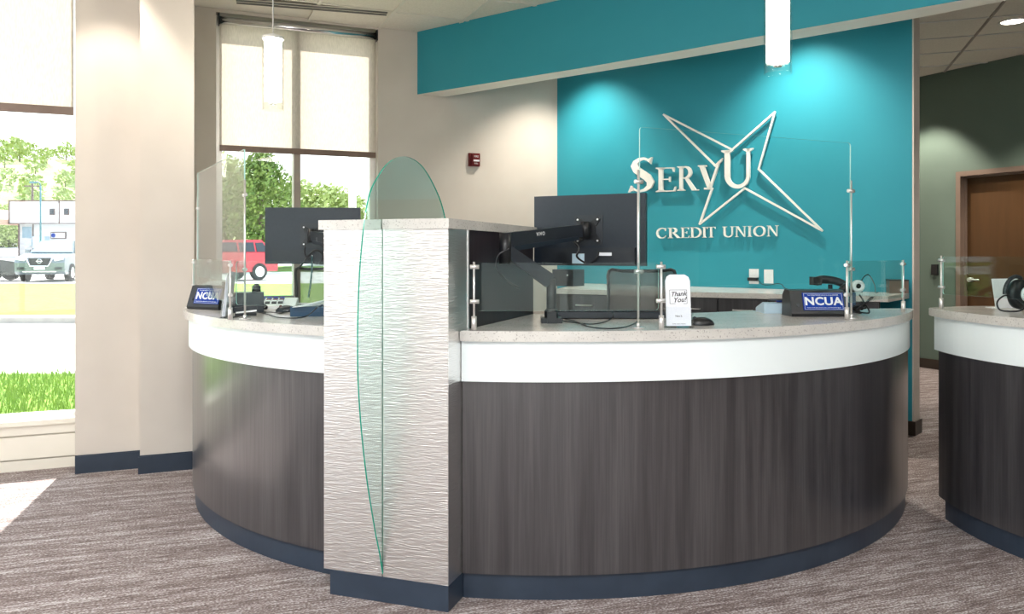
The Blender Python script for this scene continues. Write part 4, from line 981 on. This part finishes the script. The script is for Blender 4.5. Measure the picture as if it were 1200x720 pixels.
# hand scanners
def scanner(label, M, m='whitep'):
    t = thing('barcode_scanner', label, 'scanner', M)
    b = B(); tube(b, [M @ Vector(v) for v in ((-.085, 0, .0), (-.03, 0, .022), (.04, 0, .03), (.08, 0, .02))], [.020, .026], n=14); obj('handle', b, M_[m], t)
    b = B(); box(b, .06, .105, -.032, .032, .0, .045, M); bev(b, .006); obj('head', b, M_['blk'], t)
    b = B(); cyl(b, M @ Vector((-.09, 0, -.002)), M @ Vector((-.078, 0, .003)), .019, n=14); obj('end_cap', b, M_['blk'], t)
    b = B(); box(b, -.03, .03, -.03, .03, -.095, -.085, M); cyl(b, M @ Vector((0, 0, -.086)), M @ Vector((0, 0, .002)), .012, n=12); obj('stand', b, M_['dgrey'], t)
c = at(250, 4.62); scanner('white handheld barcode scanner on a stand behind the left NCUA sign', TR(c.x, c.y, HT+.0955, 0))
c = at(973, 4.52); scanner('dark barcode scanner on a stand above the right NCUA sign', TR(c.x, c.y, HT+.0955+.03, math.pi), 'dgrey')
# tape dispenser, cable tangle
c = at(1003, 4.12); t = thing('tape_dispenser', 'white tape roll in a black dispenser right of the NCUA sign', 'tape dispenser', (c.x, c.y, HT))
b = B(); box(b, -.03, .03, -.01, .01, 0, .03, TR(c.x, c.y+.03, HT)); box(b, -.03, -.022, -.012, .012, .03, .12, TR(c.x, c.y+.03, HT)); obj('base', b, M_['blk'], t)
b = B(); M0 = TR(c.x+.01, c.y+.0, HT+.135) @ Matrix.Rotation(math.pi/2, 4, 'X'); lathe(b, [(.013, -.01), (.031, -.01), (.031, .01), (.013, .01), (.013, -.01)], n=28, M=M0); obj('tape_roll', b, M_['whitep'], t)
b = B(); lathe(b, [(.0001, -.008), (.0125, -.008), (.0125, .008), (.0001, .008)], n=20, M=M0); box(b, -.022, .0, .012, .02, -.03, .005, TR(c.x, c.y, HT+.135)); obj('roll_core', b, M_['blk'], t)
c = at(1007, 3.95); rnd = random.Random(3); q = [Vector((c.x, c.y, HT+.10)), Vector((c.x+.02, c.y, HT+.06))]
for k in range(14): q.append(Vector((c.x+rnd.uniform(-.035, .045), c.y+rnd.uniform(-.03, .03), HT+.006+rnd.uniform(0, .045))))
q += [Vector((c.x+.03, c.y, HT+.06)), Vector((c.x+.065, c.y, HT+.085)), Vector((c.x+.055, c.y+.01, HT+.08)), Vector((c.x, c.y+.01, HT+.02))]
b = B(); tube(b, q, .004, n=7); tag(obj('cable_tangle', b, M_['blk']), 'tangle of black cable on the worktop right of the tall post', 'cable')
cable('thin black cable looping from the tape dispenser to the back worktop', [at(1010, 4.2, HT+.10), at(1010, 4.3, HT+.16), at(1018, 5.0, HT+.17), at(1025, 5.7, HT+.08), at(1026, 5.98, 1.068), at(1029, 6.05, 1.066)], .003)
# boxes on the back worktop
c = at(1051.5, 6.05); b = B(); box(b, -.066, .066, -.05, .05, 0, .09, TR(c.x, c.y, 1.0605, -.2)); bev(b, .004); t = thing('storage_box', 'small dark brown box at the right end of the back worktop', 'box', (c.x, c.y, 1.0605)); obj('body', b, M_['hem'], t)
b = B(); box(b, -.068, .068, -.052, .052, .0905, .10, TR(c.x, c.y, 1.0605, -.2)); obj('lid', b, M_['blk'], t)
c = at(666, 7.42); t = thing('desktop_printer', 'dark desktop printer at the left end of the back worktop', 'printer', (c.x, c.y, 1.0605))
b = B(); box(b, -.11, .11, -.10, .10, 0, .15, TR(c.x, c.y, 1.0605, -.6)); bev(b, .008); obj('body', b, M_['dgrey'], t)
b = B(); box(b, -.09, .09, -.104, -.101, .03, .04, TR(c.x, c.y, 1.0605, -.6)); obj('paper_slot', b, M_['blk'], t)
b = B(); cyl(b, TR(c.x, c.y, 1.0605, -.6) @ Vector((.05, -.1005, .10)), TR(c.x, c.y, 1.0605, -.6) @ Vector((.05, -.106, .10)), .008, n=12); obj('button', b, M_['whitep'], t)
# left worktop small things
c = at(288, 3.92); t = thing('stapler', 'small black stapler at the foot of the left tall post', 'stapler', (c.x, c.y, HT)); Mx = TR(c.x, c.y, HT, .3)
b = B(); box(b, -.05, .05, -.018, .018, 0, .012, Mx); bev(b, .003, 1); obj('base', b, M_['blk'], t)
b = B(); beam(b, Mx @ Vector((-.05, 0, .03)), Mx @ Vector((.052, 0, .04)), .03, .022); bev(b, .005); obj('top_arm', b, M_['dgrey'], t)
b = B(); beam(b, Mx @ Vector((-.045, 0, .016)), Mx @ Vector((.05, 0, .024)), .016, .008); obj('magazine', b, M_['steel'], t)
c = gp(316, 358.3, HT+.006); b = B(); cyl(b, c+Vector((-.045, 0, 0)), c+Vector((.035, .02, 0)), .005, n=10); t = thing('pen', 'teal pen lying behind the left glass guard', 'pen', c); obj('barrel', b, mat('teal_pen', (.02, .45, .5), .4, noise=(9, (.03, .5, .55), .3, .7)), t)
b = B(); cyl(b, c+Vector((.0355, .0202, 0)), c+Vector((.047, .023, 0)), .0045, .001, n=10); obj('tip', b, M_['whitep'], t)
c = at(364, 3.95); t = thing('letter_tray', 'dark blue tray holding papers beside the pylon on the left counter', 'tray', (c.x, c.y, HT)); Mx = TR(c.x, c.y, HT, .03)
b = B(); box(b, -.075, .10, -.08, .10, 0, .004, Mx); box(b, -.075, .10, -.084, -.0801, 0, .046, Mx); box(b, -.075, .10, .1001, .104, 0, .046, Mx); box(b, -.079, -.0751, -.084, .104, 0, .046, Mx); box(b, .1001, .104, -.084, .104, 0, .046, Mx)
box(b, -.06, .09, -.0865, -.0842, .018, .022, Mx); obj('tray_body', b, M_['blue'], t)
for k in range(3):
    b = B(); beam(b, Mx @ Vector((-.07+k*.01, -.06+k*.03, .045)), Mx @ Vector((.06+k*.01, -.04+k*.03, .055+.01*k)), .11, .0012); tag(obj('paper_slip', b, M_['paper']), ('front', 'middle', 'rear')[k]+' white paper slip standing out of the blue tray', 'paper', 'paper slips in the blue tray')
cable('black cable lying across the left worktop towards the pylon', [g(297, 365), g(312, 368), g(325, 372), g(345, 373), g(358, 371), g(366, 366, HT+.03), g(372, 360, HT+.055)], .0028)
cable('second black cable between the stapler and the grey mouse', [g(296, 364), g(305, 366.5), g(318, 366), g(330, 367), g(340, 363), g(347, 358, HT+.01)], .0026)
# headset on the right edge counter, with its cable and a white stand
HT2 = 1.0695; c = at(1193, 3.97)
t = thing('headset', 'black headset with white disc and looping cable on the right edge counter', 'headset', (c.x, c.y, HT2))
MH = TR(c.x, c.y, HT2+.085, math.radians(25)) @ Matrix.Rotation(math.pi/2, 4, 'X')
b = B(); lathe(b, [(.0001, -.02), (.05, -.022), (.07, -.01), (.075, .012), (.062, .025), (.0001, .027)], n=30, M=MH); obj('ear_cup', b, M_['blk'], t)
b = B(); lathe(b, [(.0001, .0275), (.034, .0275), (.036, .033), (.030, .037), (.0001, .038)], n=26, M=MH @ Matrix.Translation((.012, .0, 0))); obj('disc', b, M_['whitep'], t)
b = B(); A = [MH @ Vector((.085*math.cos(k), .085*math.sin(k), -.01)) for k in [math.pi*(.35+.65*i/10) for i in range(11)]]; tube(b, A, .010, n=10); obj('headband', b, M_['dgrey'], t)
b = B(); q = c+Vector((-.05, -.02, HT2)); tube(b, [q+Vector(v) for v in ((.02, 0, .06), (-.03, -.01, .08), (-.075, -.02, .05), (-.07, -.03, .012), (-.03, -.05, .005), (.02, -.05, .01), (.05, -.03, .03), (.0, -.02, .07), (-.03, 0, .10))], .0042, n=8); obj('cord', b, M_['blk'], t)
c = at(1176, 4.2); t = thing('notice_stand', 'small white notice stand behind the headset on the right edge counter', 'stand', (c.x, c.y, HT2)); Mx = TR(c.x, c.y, HT2, .25) @ Matrix.Rotation(math.radians(-10), 4, 'X')
b = B(); box(b, -.045, .12, 0, .006, .003, .155, Mx); bev(b, .002, 1); obj('panel', b, M_['whitep'], t)
b = B(); box(b, -.045, .12, .0, .07, 0, .003, TR(c.x, c.y, HT2, .25)); obj('foot', b, M_['whitep'], t)

# ------------------------------------------------------------------ teller stools
def chair(label, M):
    t = thing('office_chair', label, 'chair', M)
    b = B(); rbox(b, -.24, .24, -.24, .22, .68, .74, .07, M); bev(b, .015, 2); obj('seat', b, M_['dgrey'], t)
    P = []
    b = B(); n = 10
    for i in range(n+1):
        u = -1+2*i/n
        for j in range(9):
            v = j/8; P.append(b.verts.new(M @ Vector((u*(.225-.015*v), .235+.05*u*u*-1+.06*v*v, .80+.44*v))))
    for i in range(n):
        for j in range(8): b.faces.new((P[i*9+j], P[(i+1)*9+j], P[(i+1)*9+j+1], P[i*9+j+1]))
    obj('mesh_back', b, M_['mesh'], t, smooth=True)
    b = B(); fr_ = [Vector((u*(.225-.015*v), .238+.05*u*u*-1+.06*v*v, .80+.44*v)) for u, v in [(-1, 0), (-1, .3), (-1, .7), (-1, 1), (-.6, 1.0), (0, 1.0), (.6, 1.0), (1, 1), (1, .7), (1, .3), (1, 0), (.5, 0), (0, 0), (-.5, 0), (-1, 0)]]
    tube(b, [M @ v for v in fr_], .011, n=8, k=3); obj('back_frame', b, M_['blk'], t)
    b = B(); tube(b, [M @ Vector(v) for v in ((0, .05, .67), (0, .26, .69), (0, .30, .80), (0, .285, .95))], .018); obj('back_support', b, M_['blk'], t)
    for s_ in (-1, 1):
        b = B(); tube(b, [M @ Vector(v) for v in ((s_*.2, 0, .67), (s_*.29, 0, .70), (s_*.30, 0, .86))], .013); box(b, s_*.30-.035, s_*.30+.035, -.12, .13, .861, .885, M); obj('armrest', b, M_['blk'], t)
    b = B(); cyl(b, M @ Vector((0, 0, .10)), M @ Vector((0, 0, .67)), .028, n=16); obj('gas_lift', b, M_['steel'], t)
    b = B(); lathe(b, [(.19, -.008), (.205, -.008), (.205, .008), (.19, .008), (.19, -.008)], (0, 0, .32), 28, M); box(b, -.19, .19, -.008, .008, .314, .326, M); obj('foot_ring', b, M_['steel'], t)
    for k in range(5):
        a = k*2*math.pi/5; e = Vector((math.cos(a), math.sin(a), 0)); b = B(); beam(b, M @ (e*.02+Vector((0, 0, .11))), M @ (e*.30+Vector((0, 0, .075))), .045, .035, .03, .022); o = obj('leg', b, M_['blk'], t)
        n2 = Vector((-e.y, e.x, 0)); b = B(); cyl(b, M @ (e*.30+n2*.02+Vector((0, 0, .028))), M @ (e*.30-n2*.02+Vector((0, 0, .028))), .028, n=14); obj('caster', b, M_['dgrey'], o)
    return t
c = at(751, 5.2); ch = chair('tall mesh-back office chair behind the keyboard of the right counter', TR(c.x, c.y-.2, 0, -.05))
c = at(392, 5.75); c2 = copy_tree(ch, TR(c.x, c.y, 0, .5), 'tall mesh-back office chair behind the left tray, partly hidden by the pylon')

# ------------------------------------------------------------------ outside the windows
EM = dict(
    grass=mat('mown_grass', (.10, .20, .03), .9, noise=((3, 9, 1), (.22, .30, .06), .3, .7), detail=8, spec=.1),
    blade=mat('grass_blade', (.15, .30, .04), .7, noise=(3, (.28, .40, .08), .3, .7)),
    conc=mat('pale_concrete', (.55, .53, .49), .85, noise=(2, (.62, .6, .56), .3, .7)),
    kerb=mat('kerb_stone', (.30, .28, .26), .85, noise=(4, (.36, .34, .31), .3, .7)),
    asph=mat('light_asphalt', (.42, .42, .42), .9, noise=(2, (.48, .48, .48), .3, .7)),
    leaf=mat('leaf_green', (.09, .17, .035), .6, noise=(1.2, (.22, .30, .08), .3, .7), spec=.2),
    leaf2=mat('leaf_hazed', (.24, .32, .09), .6, noise=(1.2, (.42, .48, .20), .3, .7), spec=.2),  # paler and yellower than leaf: haze and glare put into the colour
    bark=mat('bark', (.10, .07, .05), .9, noise=((8, 8, 1), (.16, .12, .09), .3, .7)),
    hill=mat('wooded_slope', (.24, .30, .11), .9, noise=(.12, (.40, .44, .20), .3, .7), detail=8, spec=.1),
    siding=mat('white_siding', (.66, .66, .66), .6, noise=((.3, .3, 6), (.74, .74, .74), .45, .55)),
    trimb=mat('brown_trim', (.12, .07, .06), .6, noise=(2, (.16, .1, .08), .3, .7)),
    roofp=mat('faded_orange_roof', (.6, .36, .25), .7, noise=(2, (.68, .45, .33), .3, .7)),
    redp=mat('red_post_paint', (.35, .03, .03), .5, noise=(2, (.4, .05, .04), .3, .7)),
    tealp=mat('teal_lamp_paint', (.06, .17, .21), .5, noise=(2, (.08, .2, .24), .3, .7)),
    dglass=mat('dark_window_glass', (.02, .03, .04), .08, noise=(2, (.03, .04, .05), .3, .7)),
    cglass=mat('sky_window_glass', (.25, .38, .45), .08, noise=(2, (.3, .42, .5), .3, .7)),
    greycar=mat('grey_blue_car_paint', (.16, .19, .22), .25, .3, noise=(2, (.18, .21, .24), .3, .7), coat=.6),
    redcar=mat('red_car_paint', (.45, .02, .035), .25, .1, noise=(2, (.5, .025, .04), .3, .7), coat=.6),
    blkcar=mat('black_car_paint', (.02, .02, .025), .25, .1, noise=(2, (.03, .03, .035), .3, .7), coat=.6),
    tyre=mat('tyre_rubber', (.02, .02, .02), .8, noise=(9, (.03, .03, .03), .3, .7)),
    chrome=mat('chrome', (.75, .76, .78), .15, 1, noise=(9, (.8, .8, .82), .3, .7)),
    tail=mat('red_lens', (.5, .02, .02), .2, noise=(9, (.55, .03, .03), .3, .7)),
)
def strip(name, pts, h0, h1, m):
    """ground band between two depths over a wide span"""
    b = B(); (x0, x1, y0, y1) = pts; v = [b.verts.new(p) for p in ((x0, y0, h0), (x1, y0, h0), (x1, y1, h1), (x0, y1, h1))]
    b.faces.new(v); r = bmesh.ops.extrude_face_region(b, geom=b.faces[:])
    for q in [e for e in r['geom'] if isinstance(e, bmesh.types.BMVert)]: q.co.z -= .3
    return st(name, b, m)
b = B(); box(b, -220, 120, -60, 56, -.6, -.32); st('ground', b, EM['asph'])
strip('lawn_near', (-14, 1.0, 5.0+.35, 9.3), -.02, -.02, EM['grass'])
strip('pavement', (-40, 12, 9.3, 16.2), -.03, -.03, EM['conc'])
strip('kerb', (-60, 12, 16.2, 16.9), .08, .08, EM['kerb'])
strip('verge', (-60, 14, 16.9, 32), .03, .20, EM['grass'])
strip('car_park', (-90, 40, 32, 52), .20, .22, EM['conc'])
strip('far_verge', (-110, 60, 52, 58), .23, .5, EM['grass'])
strip('far_lot', (-120, 80, 58, 120), .5, 3.0, EM['asph'])
b = B(); box(b, -60, 60, -60, -5, -.2, -.05); st('front_pavement', b, EM['conc'])
# grass blades close to the glass
b = B(); rnd = random.Random(5)
for i in range(9000):
    x = rnd.uniform(-6.2, -2.3); y = rnd.uniform(5.65, 9.2)
    if (Vector((x, y, 0))-WL.pt(0)).dot(WL.n) > -.4 or (y > 6.6 and x > -3.3): continue
    h = rnd.uniform(.05, .13); a = rnd.uniform(0, 6.28); dx, dy = math.cos(a)*.006, math.sin(a)*.006; lx, ly = rnd.uniform(-.04, .04), rnd.uniform(-.04, .04)
    b.faces.new([b.verts.new(v) for v in ((x-dx, y-dy, -.02), (x+dx, y+dy, -.02), (x+lx, y+ly, h-.02))])
tag(obj('grass_blades', b, EM['blade'], fix=False), 'long green grass blades just outside the left window', 'grass', kind='stuff')

# hill with scattered tree crowns
def hillh(x, y):
    s = max(0, (y-120)/150); s = min(s, 1); s = s*s*(3-2*s)
    top = 33-5*max(0, min(1, (x+200)/60))-24*max(0, min(1, (x+140)/50))
    return 3.0+s*top+1.5*math.sin(x*.05+y*.03)*s
b = B(); V = {}
for i in range(41):
    for j in range(16): x, y = -300+i*10.5, 119+j*12; V[i, j] = b.verts.new((x, y, hillh(x, y)))
for i in range(40):
    for j in range(15): b.faces.new((V[i, j], V[i+1, j], V[i+1, j+1], V[i, j+1]))
st('hillside', b, EM['hill'], smooth=True)
def leafy(n, rx, rz, cz, size, rnd, cones=False):
    b = B()
    for i in range(n):
        while True:
            u = Vector((rnd.uniform(-1, 1), rnd.uniform(-1, 1), rnd.uniform(-1, 1)))
            if .45 < u.length < 1: break
        k = 1+.25*math.sin(u.x*7+u.z*5)*math.cos(u.y*6)
        if cones: k *= (1-.55*max(0, u.z))
        c = Vector((u.x*rx*k, u.y*rx*k, cz+u.z*rz)); nrm = Vector((rnd.gauss(0, 1), rnd.gauss(0, 1), rnd.gauss(.5, 1))).normalized(); a = nrm.orthogonal().normalized()*size; e = nrm.cross(a)*.6
        b.faces.new([b.verts.new(c+v) for v in (-a, -e, a, e)])
    me = bpy.data.meshes.new('crown'); b.to_mesh(me); b.free(); return me
def trunk(h, r):
    b = B(); cyl(b, (0, 0, -.3), (0, 0, h), r, r*.5, n=8); return b
def mk_tree(label, x, y, z, me, th, tr, m, s=1, cate='tree', group=None, rz=0):
    t = thing('tree', label, cate, Matrix.Translation((x, y, z)) @ Matrix.Rotation(rz, 4, 'Z') @ Matrix.Scale(s, 4), group)
    c = bpy.data.objects.new('crown', me); C.objects.link(c); c.parent = t
    if not me.materials: me.materials.append(m)
    obj('trunk', trunk(th, tr), EM['bark'], t, local=True); return t
rnd = random.Random(11)
small = leafy(110, 3.2, 3.0, 4.2, .75, rnd); t0_ = None; spots_ = []
for i in range(1500):
    x = rnd.uniform(-215, -70); y = rnd.uniform(135, 280)
    if any((x-a_)**2+(y-b_)**2 < 52 for a_, b_ in spots_): continue
    u = 600+950*x/y
    if not (-20 < u < 100): continue
    spots_.append((x, y))
    M = Matrix.Translation((x, y, hillh(x, y)-.5)) @ Matrix.Rotation(rnd.uniform(0, 6), 4, 'Z') @ Matrix.Scale(rnd.uniform(.6, 1.1), 4)
    if t0_ is None:
        t0_ = mk_tree('bushy yellow-green tree on the wooded hillside far beyond the windows', x, y, hillh(x, y)-.5, small, 3.2, .22, EM['leaf2'], group='trees on the far hillside'); tr0 = tree_of(t0_)
    else: copy_tree(t0_, M, tr=tr0)
big = leafy(5600, 2.2, 3.3, 3.9, .13, rnd, True)
c = at(306, 50); mk_tree('tallest leafy green tree seen through the tall window, above the red car', c.x, 50, .25, big, 4.5, .2, EM['leaf'], 1.08)
mid = leafy(3000, 2.1, 1.9, 2.9, .15, rnd)
for x_, z_, s_, lab, m in ((262, 56, 1.6, 'round green tree left of the tallest tree in the tall window', 1), (345, 57, 1.3, 'round tree right of the tallest tree, beside the window mullion', 1), (377, 60, 1.3, 'pale green tree above the middle of the left monitor', 1),
                          (405, 64, 1.2, 'pale thin tree near the right side of the tall window', 1), (10, 100, 1.5, 'dark green tree beside the white building in the left window', 1)):
    c = at(x_, z_); mk_tree(lab, c.x, z_, .4, mid, 2.4, .16, EM['leaf2'], s_, rz=x_)
c = at(228, 54); mk_tree('green tree at the left edge of the tall window', c.x, 54, .3, mid, 2.4, .16, EM['leaf2'], 1.7)

# building across the road
BZ = 75.0; bh = 1.19
X = lambda px_: (px_-600)*BZ/F
Z = lambda py_: CH-(py_-HY)*BZ/F
t = thing('shop_building', 'low white sided building across the road with small dark windows', 'building', (X(70), BZ, bh-.3))
b = B(); box(b, X(22), X(150), BZ, BZ+8, bh-.6, Z(262)); obj('lower_wall', b, EM['siding'], t)
b = B(); box(b, X(19), X(152), BZ-1.0, BZ+8, Z(262), Z(237)); obj('upper_wall', b, EM['siding'], t)
b = B(); box(b, X(18.3), X(153), BZ-1.15, BZ+8, Z(237), Z(235.6)); box(b, X(18.3), X(19.3), BZ-1.1, BZ-.9, Z(263), Z(237)); box(b, X(76), X(77), BZ-1.06, BZ-1.0, Z(263), Z(237)); box(b, X(18.3), X(152), BZ-1.1, BZ-.95, Z(263), Z(262)); obj('fascia', b, EM['trimb'], t)
for x0, x1, y0, y1, mt in ((27, 37.5, 266, 279, 'cglass'), (66.5, 71, 246, 252, 'dglass'), (83, 87.5, 246, 252, 'dglass')):
    yy = BZ-(1.0 if y0 < 262 else 0); b = B(); box(b, X(x0-.7), X(x1+.7), yy-.08, yy-.01, Z(y1+.7), Z(y0-.7)); o = obj('window', b, EM['trimb' if mt != 'cglass' else 'siding'], t)
    b = B(); box(b, X(x0), X(x1), yy-.12, yy-.09, Z(y1), Z(y0)); obj('pane', b, EM[mt], o)
for x0, x1, y0, y1 in ((44, 58, 277.5, 291), (35, 43, 281, 288)):
    b = B(); box(b, X(x0), X(x1), BZ-.8, BZ-.01, Z(y1), Z(y0)); obj('utility_box', b, M_['ltblue'], t)
b = B(); box(b, X(21.5), X(23), BZ-.06, BZ-.01, bh-.3, Z(263)); box(b, X(38.5), X(39.5), BZ-.06, BZ-.01, bh-.3, Z(263)); obj('corner_trim', b, EM['trimb'], t)
b = B(); box(b, X(60), X(78), BZ-.10, BZ-.02, Z(280), Z(272)); o = obj('shop_board', b, EM['trimb'], t)
b = B(); box(b, X(61), X(77), BZ-.14, BZ-.11, Z(279), Z(273)); obj('board_face', b, EM['siding'], o)
b = B(); cyl(b, (X(63.5), BZ-.145, Z(276)), (X(63.5), BZ-.17, Z(276)), .2, n=16); obj('badge', b, M_['signblue'], o)
t = thing('canopy', 'open canopy with faded orange roof on red posts, left of the white building', 'canopy', (X(2), BZ-2, bh-.3))
b = B(); P = [(X(-30), Z(262)), (X(17.8), Z(264)), (X(17.8), Z(258)), (X(2), Z(246)), (X(-30), Z(246))]
prism(b, P, 0, 6, Matrix(((1, 0, 0, 0), (0, 0, 1, BZ-4), (0, 1, 0, 0), (0, 0, 0, 1)))); obj('roof', b, EM['roofp'], t)
for x_ in (-14, 8.3, 16):
    b = B(); box(b, X(x_-1.2), X(x_+1.2), BZ-3.6, BZ-3.4, bh-.5, Z(264)); obj('post', b, EM['redp'], t)
c = Vector((X(47.5)*.8, 60, .55)); t = thing('street_lamp', 'teal street lamp standing before the white building', 'street lamp', c)
b = B(); cyl(b, c, c+Vector((0, 0, hz(218, 60)-.55)), .07, .06, n=10); obj('pole', b, EM['tealp'], t)
b = B(); q = c+Vector((0, 0, hz(218, 60)-.55)); tube(b, [q, q+Vector((-.1, 0, .25)), q+Vector((-.45, 0, .28))], .04); obj('arm', b, EM['tealp'], t)
b = B(); box(b, q.x-.75, q.x-.35, 59.85, 60.15, q.z+.2, q.z+.32); obj('lamp_head', b, EM['tealp'], t)
c = at(38, 90, 1.6); t = thing('utility_pole', 'brown utility pole with a crossarm behind the white building', 'pole', c)
b = B(); cyl(b, c, (c.x, c.y, hz(214, 90)), .16, .12, n=8); obj('pole', b, EM['bark'], t)
b = B(); box(b, c.x-.9, c.x+.9, c.y-.08, c.y+.08, hz(219, 90), hz(217.5, 90)); obj('crossarm', b, EM['bark'], t)
# slim column outside the tall window
c = at(413, 9.6); b = B(); box(b, c.x-.04, c.x+.04, c.y-.04, c.y+.04, -.03, 4.4); tag(obj('porch_post', b, M_['frame']), 'slim white post outside the right half of the tall window', 'post')

# cars
def car(label, M, paint, front=True, h=1.76):
    t = thing('car', label, 'car', M); s = h/1.76; W = .93
    A = M @ Matrix(((1, 0, 0, 0), (0, 0, -1, W), (0, 1, 0, 0), (0, 0, 0, 1)))
    low = [(-2.35, .38), (2.28, .30), (2.42, .42), (2.44, .78), (2.34, .98), (1.35, 1.14), (.85, 1.16), (-2.25, 1.16), (-2.42, .95)]
    b = B(); prism(b, [(x*1, z*s) for x, z in low], 0, 2*W, A); bev(b, .09, 3); obj('body', b, paint, t, smooth=False)
    b = B(); lo = [(.95, 1.12), (-2.25, 1.12)]; P = [(1.05, 1.13, .86), (.25, 1.70, .66), (-1.7, 1.74, .66), (-2.28, 1.13, .84)]
    L_ = [b.verts.new(M @ Vector((x, y, z*s))) for x, z, y in P]; R_ = [b.verts.new(M @ Vector((x, -y, z*s))) for x, z, y in P]
    b.faces.new(L_); b.faces.new(list(reversed(R_)))
    for i in range(4): j = (i+1) % 4; b.faces.new((L_[i], R_[i], R_[j], L_[j]))
    bev(b, .05, 2); obj('cabin', b, paint, t)
    for sg in (-1, 1):
        for x0, x1, x2, x3 in ((.80, .22, -.40, -.40), (-.50, -.50, -1.25, -1.25), (-1.35, -1.35, -1.72, -1.95)):
            b = B(); pts = [(x0, 1.22), (x1, 1.60), (x2, 1.62), (x3, 1.22)]
            yv = lambda z: sg*(.865-.20*(z-1.13)/.6+.012)
            v = [b.verts.new(M @ Vector((x, yv(z), z*s))) for x, z in pts]; v2 = [b.verts.new(M @ Vector((x, yv(z)-sg*.02, z*s))) for x, z in pts]
            b.faces.new(v); b.faces.new(list(reversed(v2)))
            for i in range(4): j = (i+1) % 4; b.faces.new((v[i], v2[i], v2[j], v[j]))
            obj('side_window', b, EM['dglass'], t)
        b = B(); box(b, .62, .78, sg*.93-.0, sg*1.10, 1.18*s, 1.32*s, M); bev(b, .03); obj('wing_mirror', b, paint, t)
    b = B(); v = [(.99, .80, 1.19), (.99, -.80, 1.19), (.34, -.62, 1.65), (.34, .62, 1.65)]; a1 = [b.verts.new(M @ (Vector((x+.03, y, z*s+.03)))) for x, y, z in v]; a2 = [b.verts.new(M @ Vector((x, y, z*s+.005))) for x, y, z in v]
    b.faces.new(a1); b.faces.new(list(reversed(a2)))
    for i in range(4): j = (i+1) % 4; b.faces.new((a1[i], a2[i], a2[j], a1[j]))
    obj('windscreen', b, EM['cglass'], t)
    for x in (-1.42, 1.48):
        for sg in (-1, 1):
            b = B(); cyl(b, M @ Vector((x, sg*.72, .37)), M @ Vector((x, sg*.955, .37)), .37, n=28); o = obj('wheel', b, EM['tyre'], t)
            b = B(); cyl(b, M @ Vector((x, sg*.956, .37)), M @ Vector((x, sg*.965, .37)), .23, n=20); 
            for k in range(5): a = k*1.2566; beam(b, M @ Vector((x, sg*.97, .37)), M @ Vector((x+.21*math.cos(a), sg*.97, .37+.21*math.sin(a))), .02, .06)
            obj('rim', b, EM['chrome'], o)
    b = B(); P = [(-.42, .98), (.42, .98), (.34, .66), (-.34, .66)]; prism(b, [(y, z*s) for y, z in P], 0, .03, M @ Matrix(((0, 0, 1, 2.42), (1, 0, 0, 0), (0, 1, 0, 0), (0, 0, 0, 1)))); gr = obj('grille', b, M_['blk'], t)
    b = B()
    tube(b, [M @ Vector(v) for v in ((2.47, -.50, .99*s), (2.47, -.34, .64*s), (2.47, .34, .64*s), (2.47, .50, .99*s))], .03, k=1); obj('grille_surround', b, EM['chrome'], gr)
    b = B(); n = 24; ring = [M @ Vector((2.475, .085*math.cos(2*math.pi*i/n), .84*s+.085*math.sin(2*math.pi*i/n))) for i in range(n+1)]; tube(b, ring, .014, n=6, k=1); box(b, 2.46, 2.485, -.12, .12, .825*s, .855*s, M); obj('badge', b, EM['chrome'], gr)
    for sg in (-1, 1):
        b = B(); P = [(sg*.50, .98), (sg*.88, 1.0), (sg*.88, .90), (sg*.56, .84)]; prism(b, [(y, z*s) for y, z in P], 0, .04, M @ Matrix(((0, 0, 1, 2.40), (1, 0, 0, 0), (0, 1, 0, 0), (0, 0, 0, 1)))); obj('headlamp', b, M_['whitep'], t)
        b = B(); box(b, 2.40, 2.45, sg*.70-.13, sg*.70+.13, .50*s, .60*s, M); obj('fog_lamp', b, M_['dgrey'], t)
        b = B(); box(b, -2.47, -2.40, sg*.80-.09, sg*.80+.09, .85*s, 1.08*s, M); obj('tail_lamp', b, EM['tail'], t)
    b = B(); box(b, 2.44, 2.47, -.20, .20, .50*s, .60*s, M); obj('number_plate', b, M_['paper'], t)
    b = B(); box(b, 2.36, 2.46, -.62, .62, .40*s, .44*s, M); obj('bumper_trim', b, EM['chrome'], t)
    return t
c = at(70, 35.4); car('grey blue SUV with V-shaped chrome grille parked beyond the lawn', TR(c.x, 35.4, .21, math.radians(-78)), EM['greycar'], h=1.78)
c = at(256, 35.0); car('red SUV parked outside the tall window', TR(c.x, 35.0, .21, math.radians(-128)), EM['redcar'], h=1.80)
c = at(-42, 34.4); car('dark car whose wheel shows at the left edge of the left window', TR(c.x, 34.4, .21, math.radians(8)), EM['blkcar'], h=1.5)
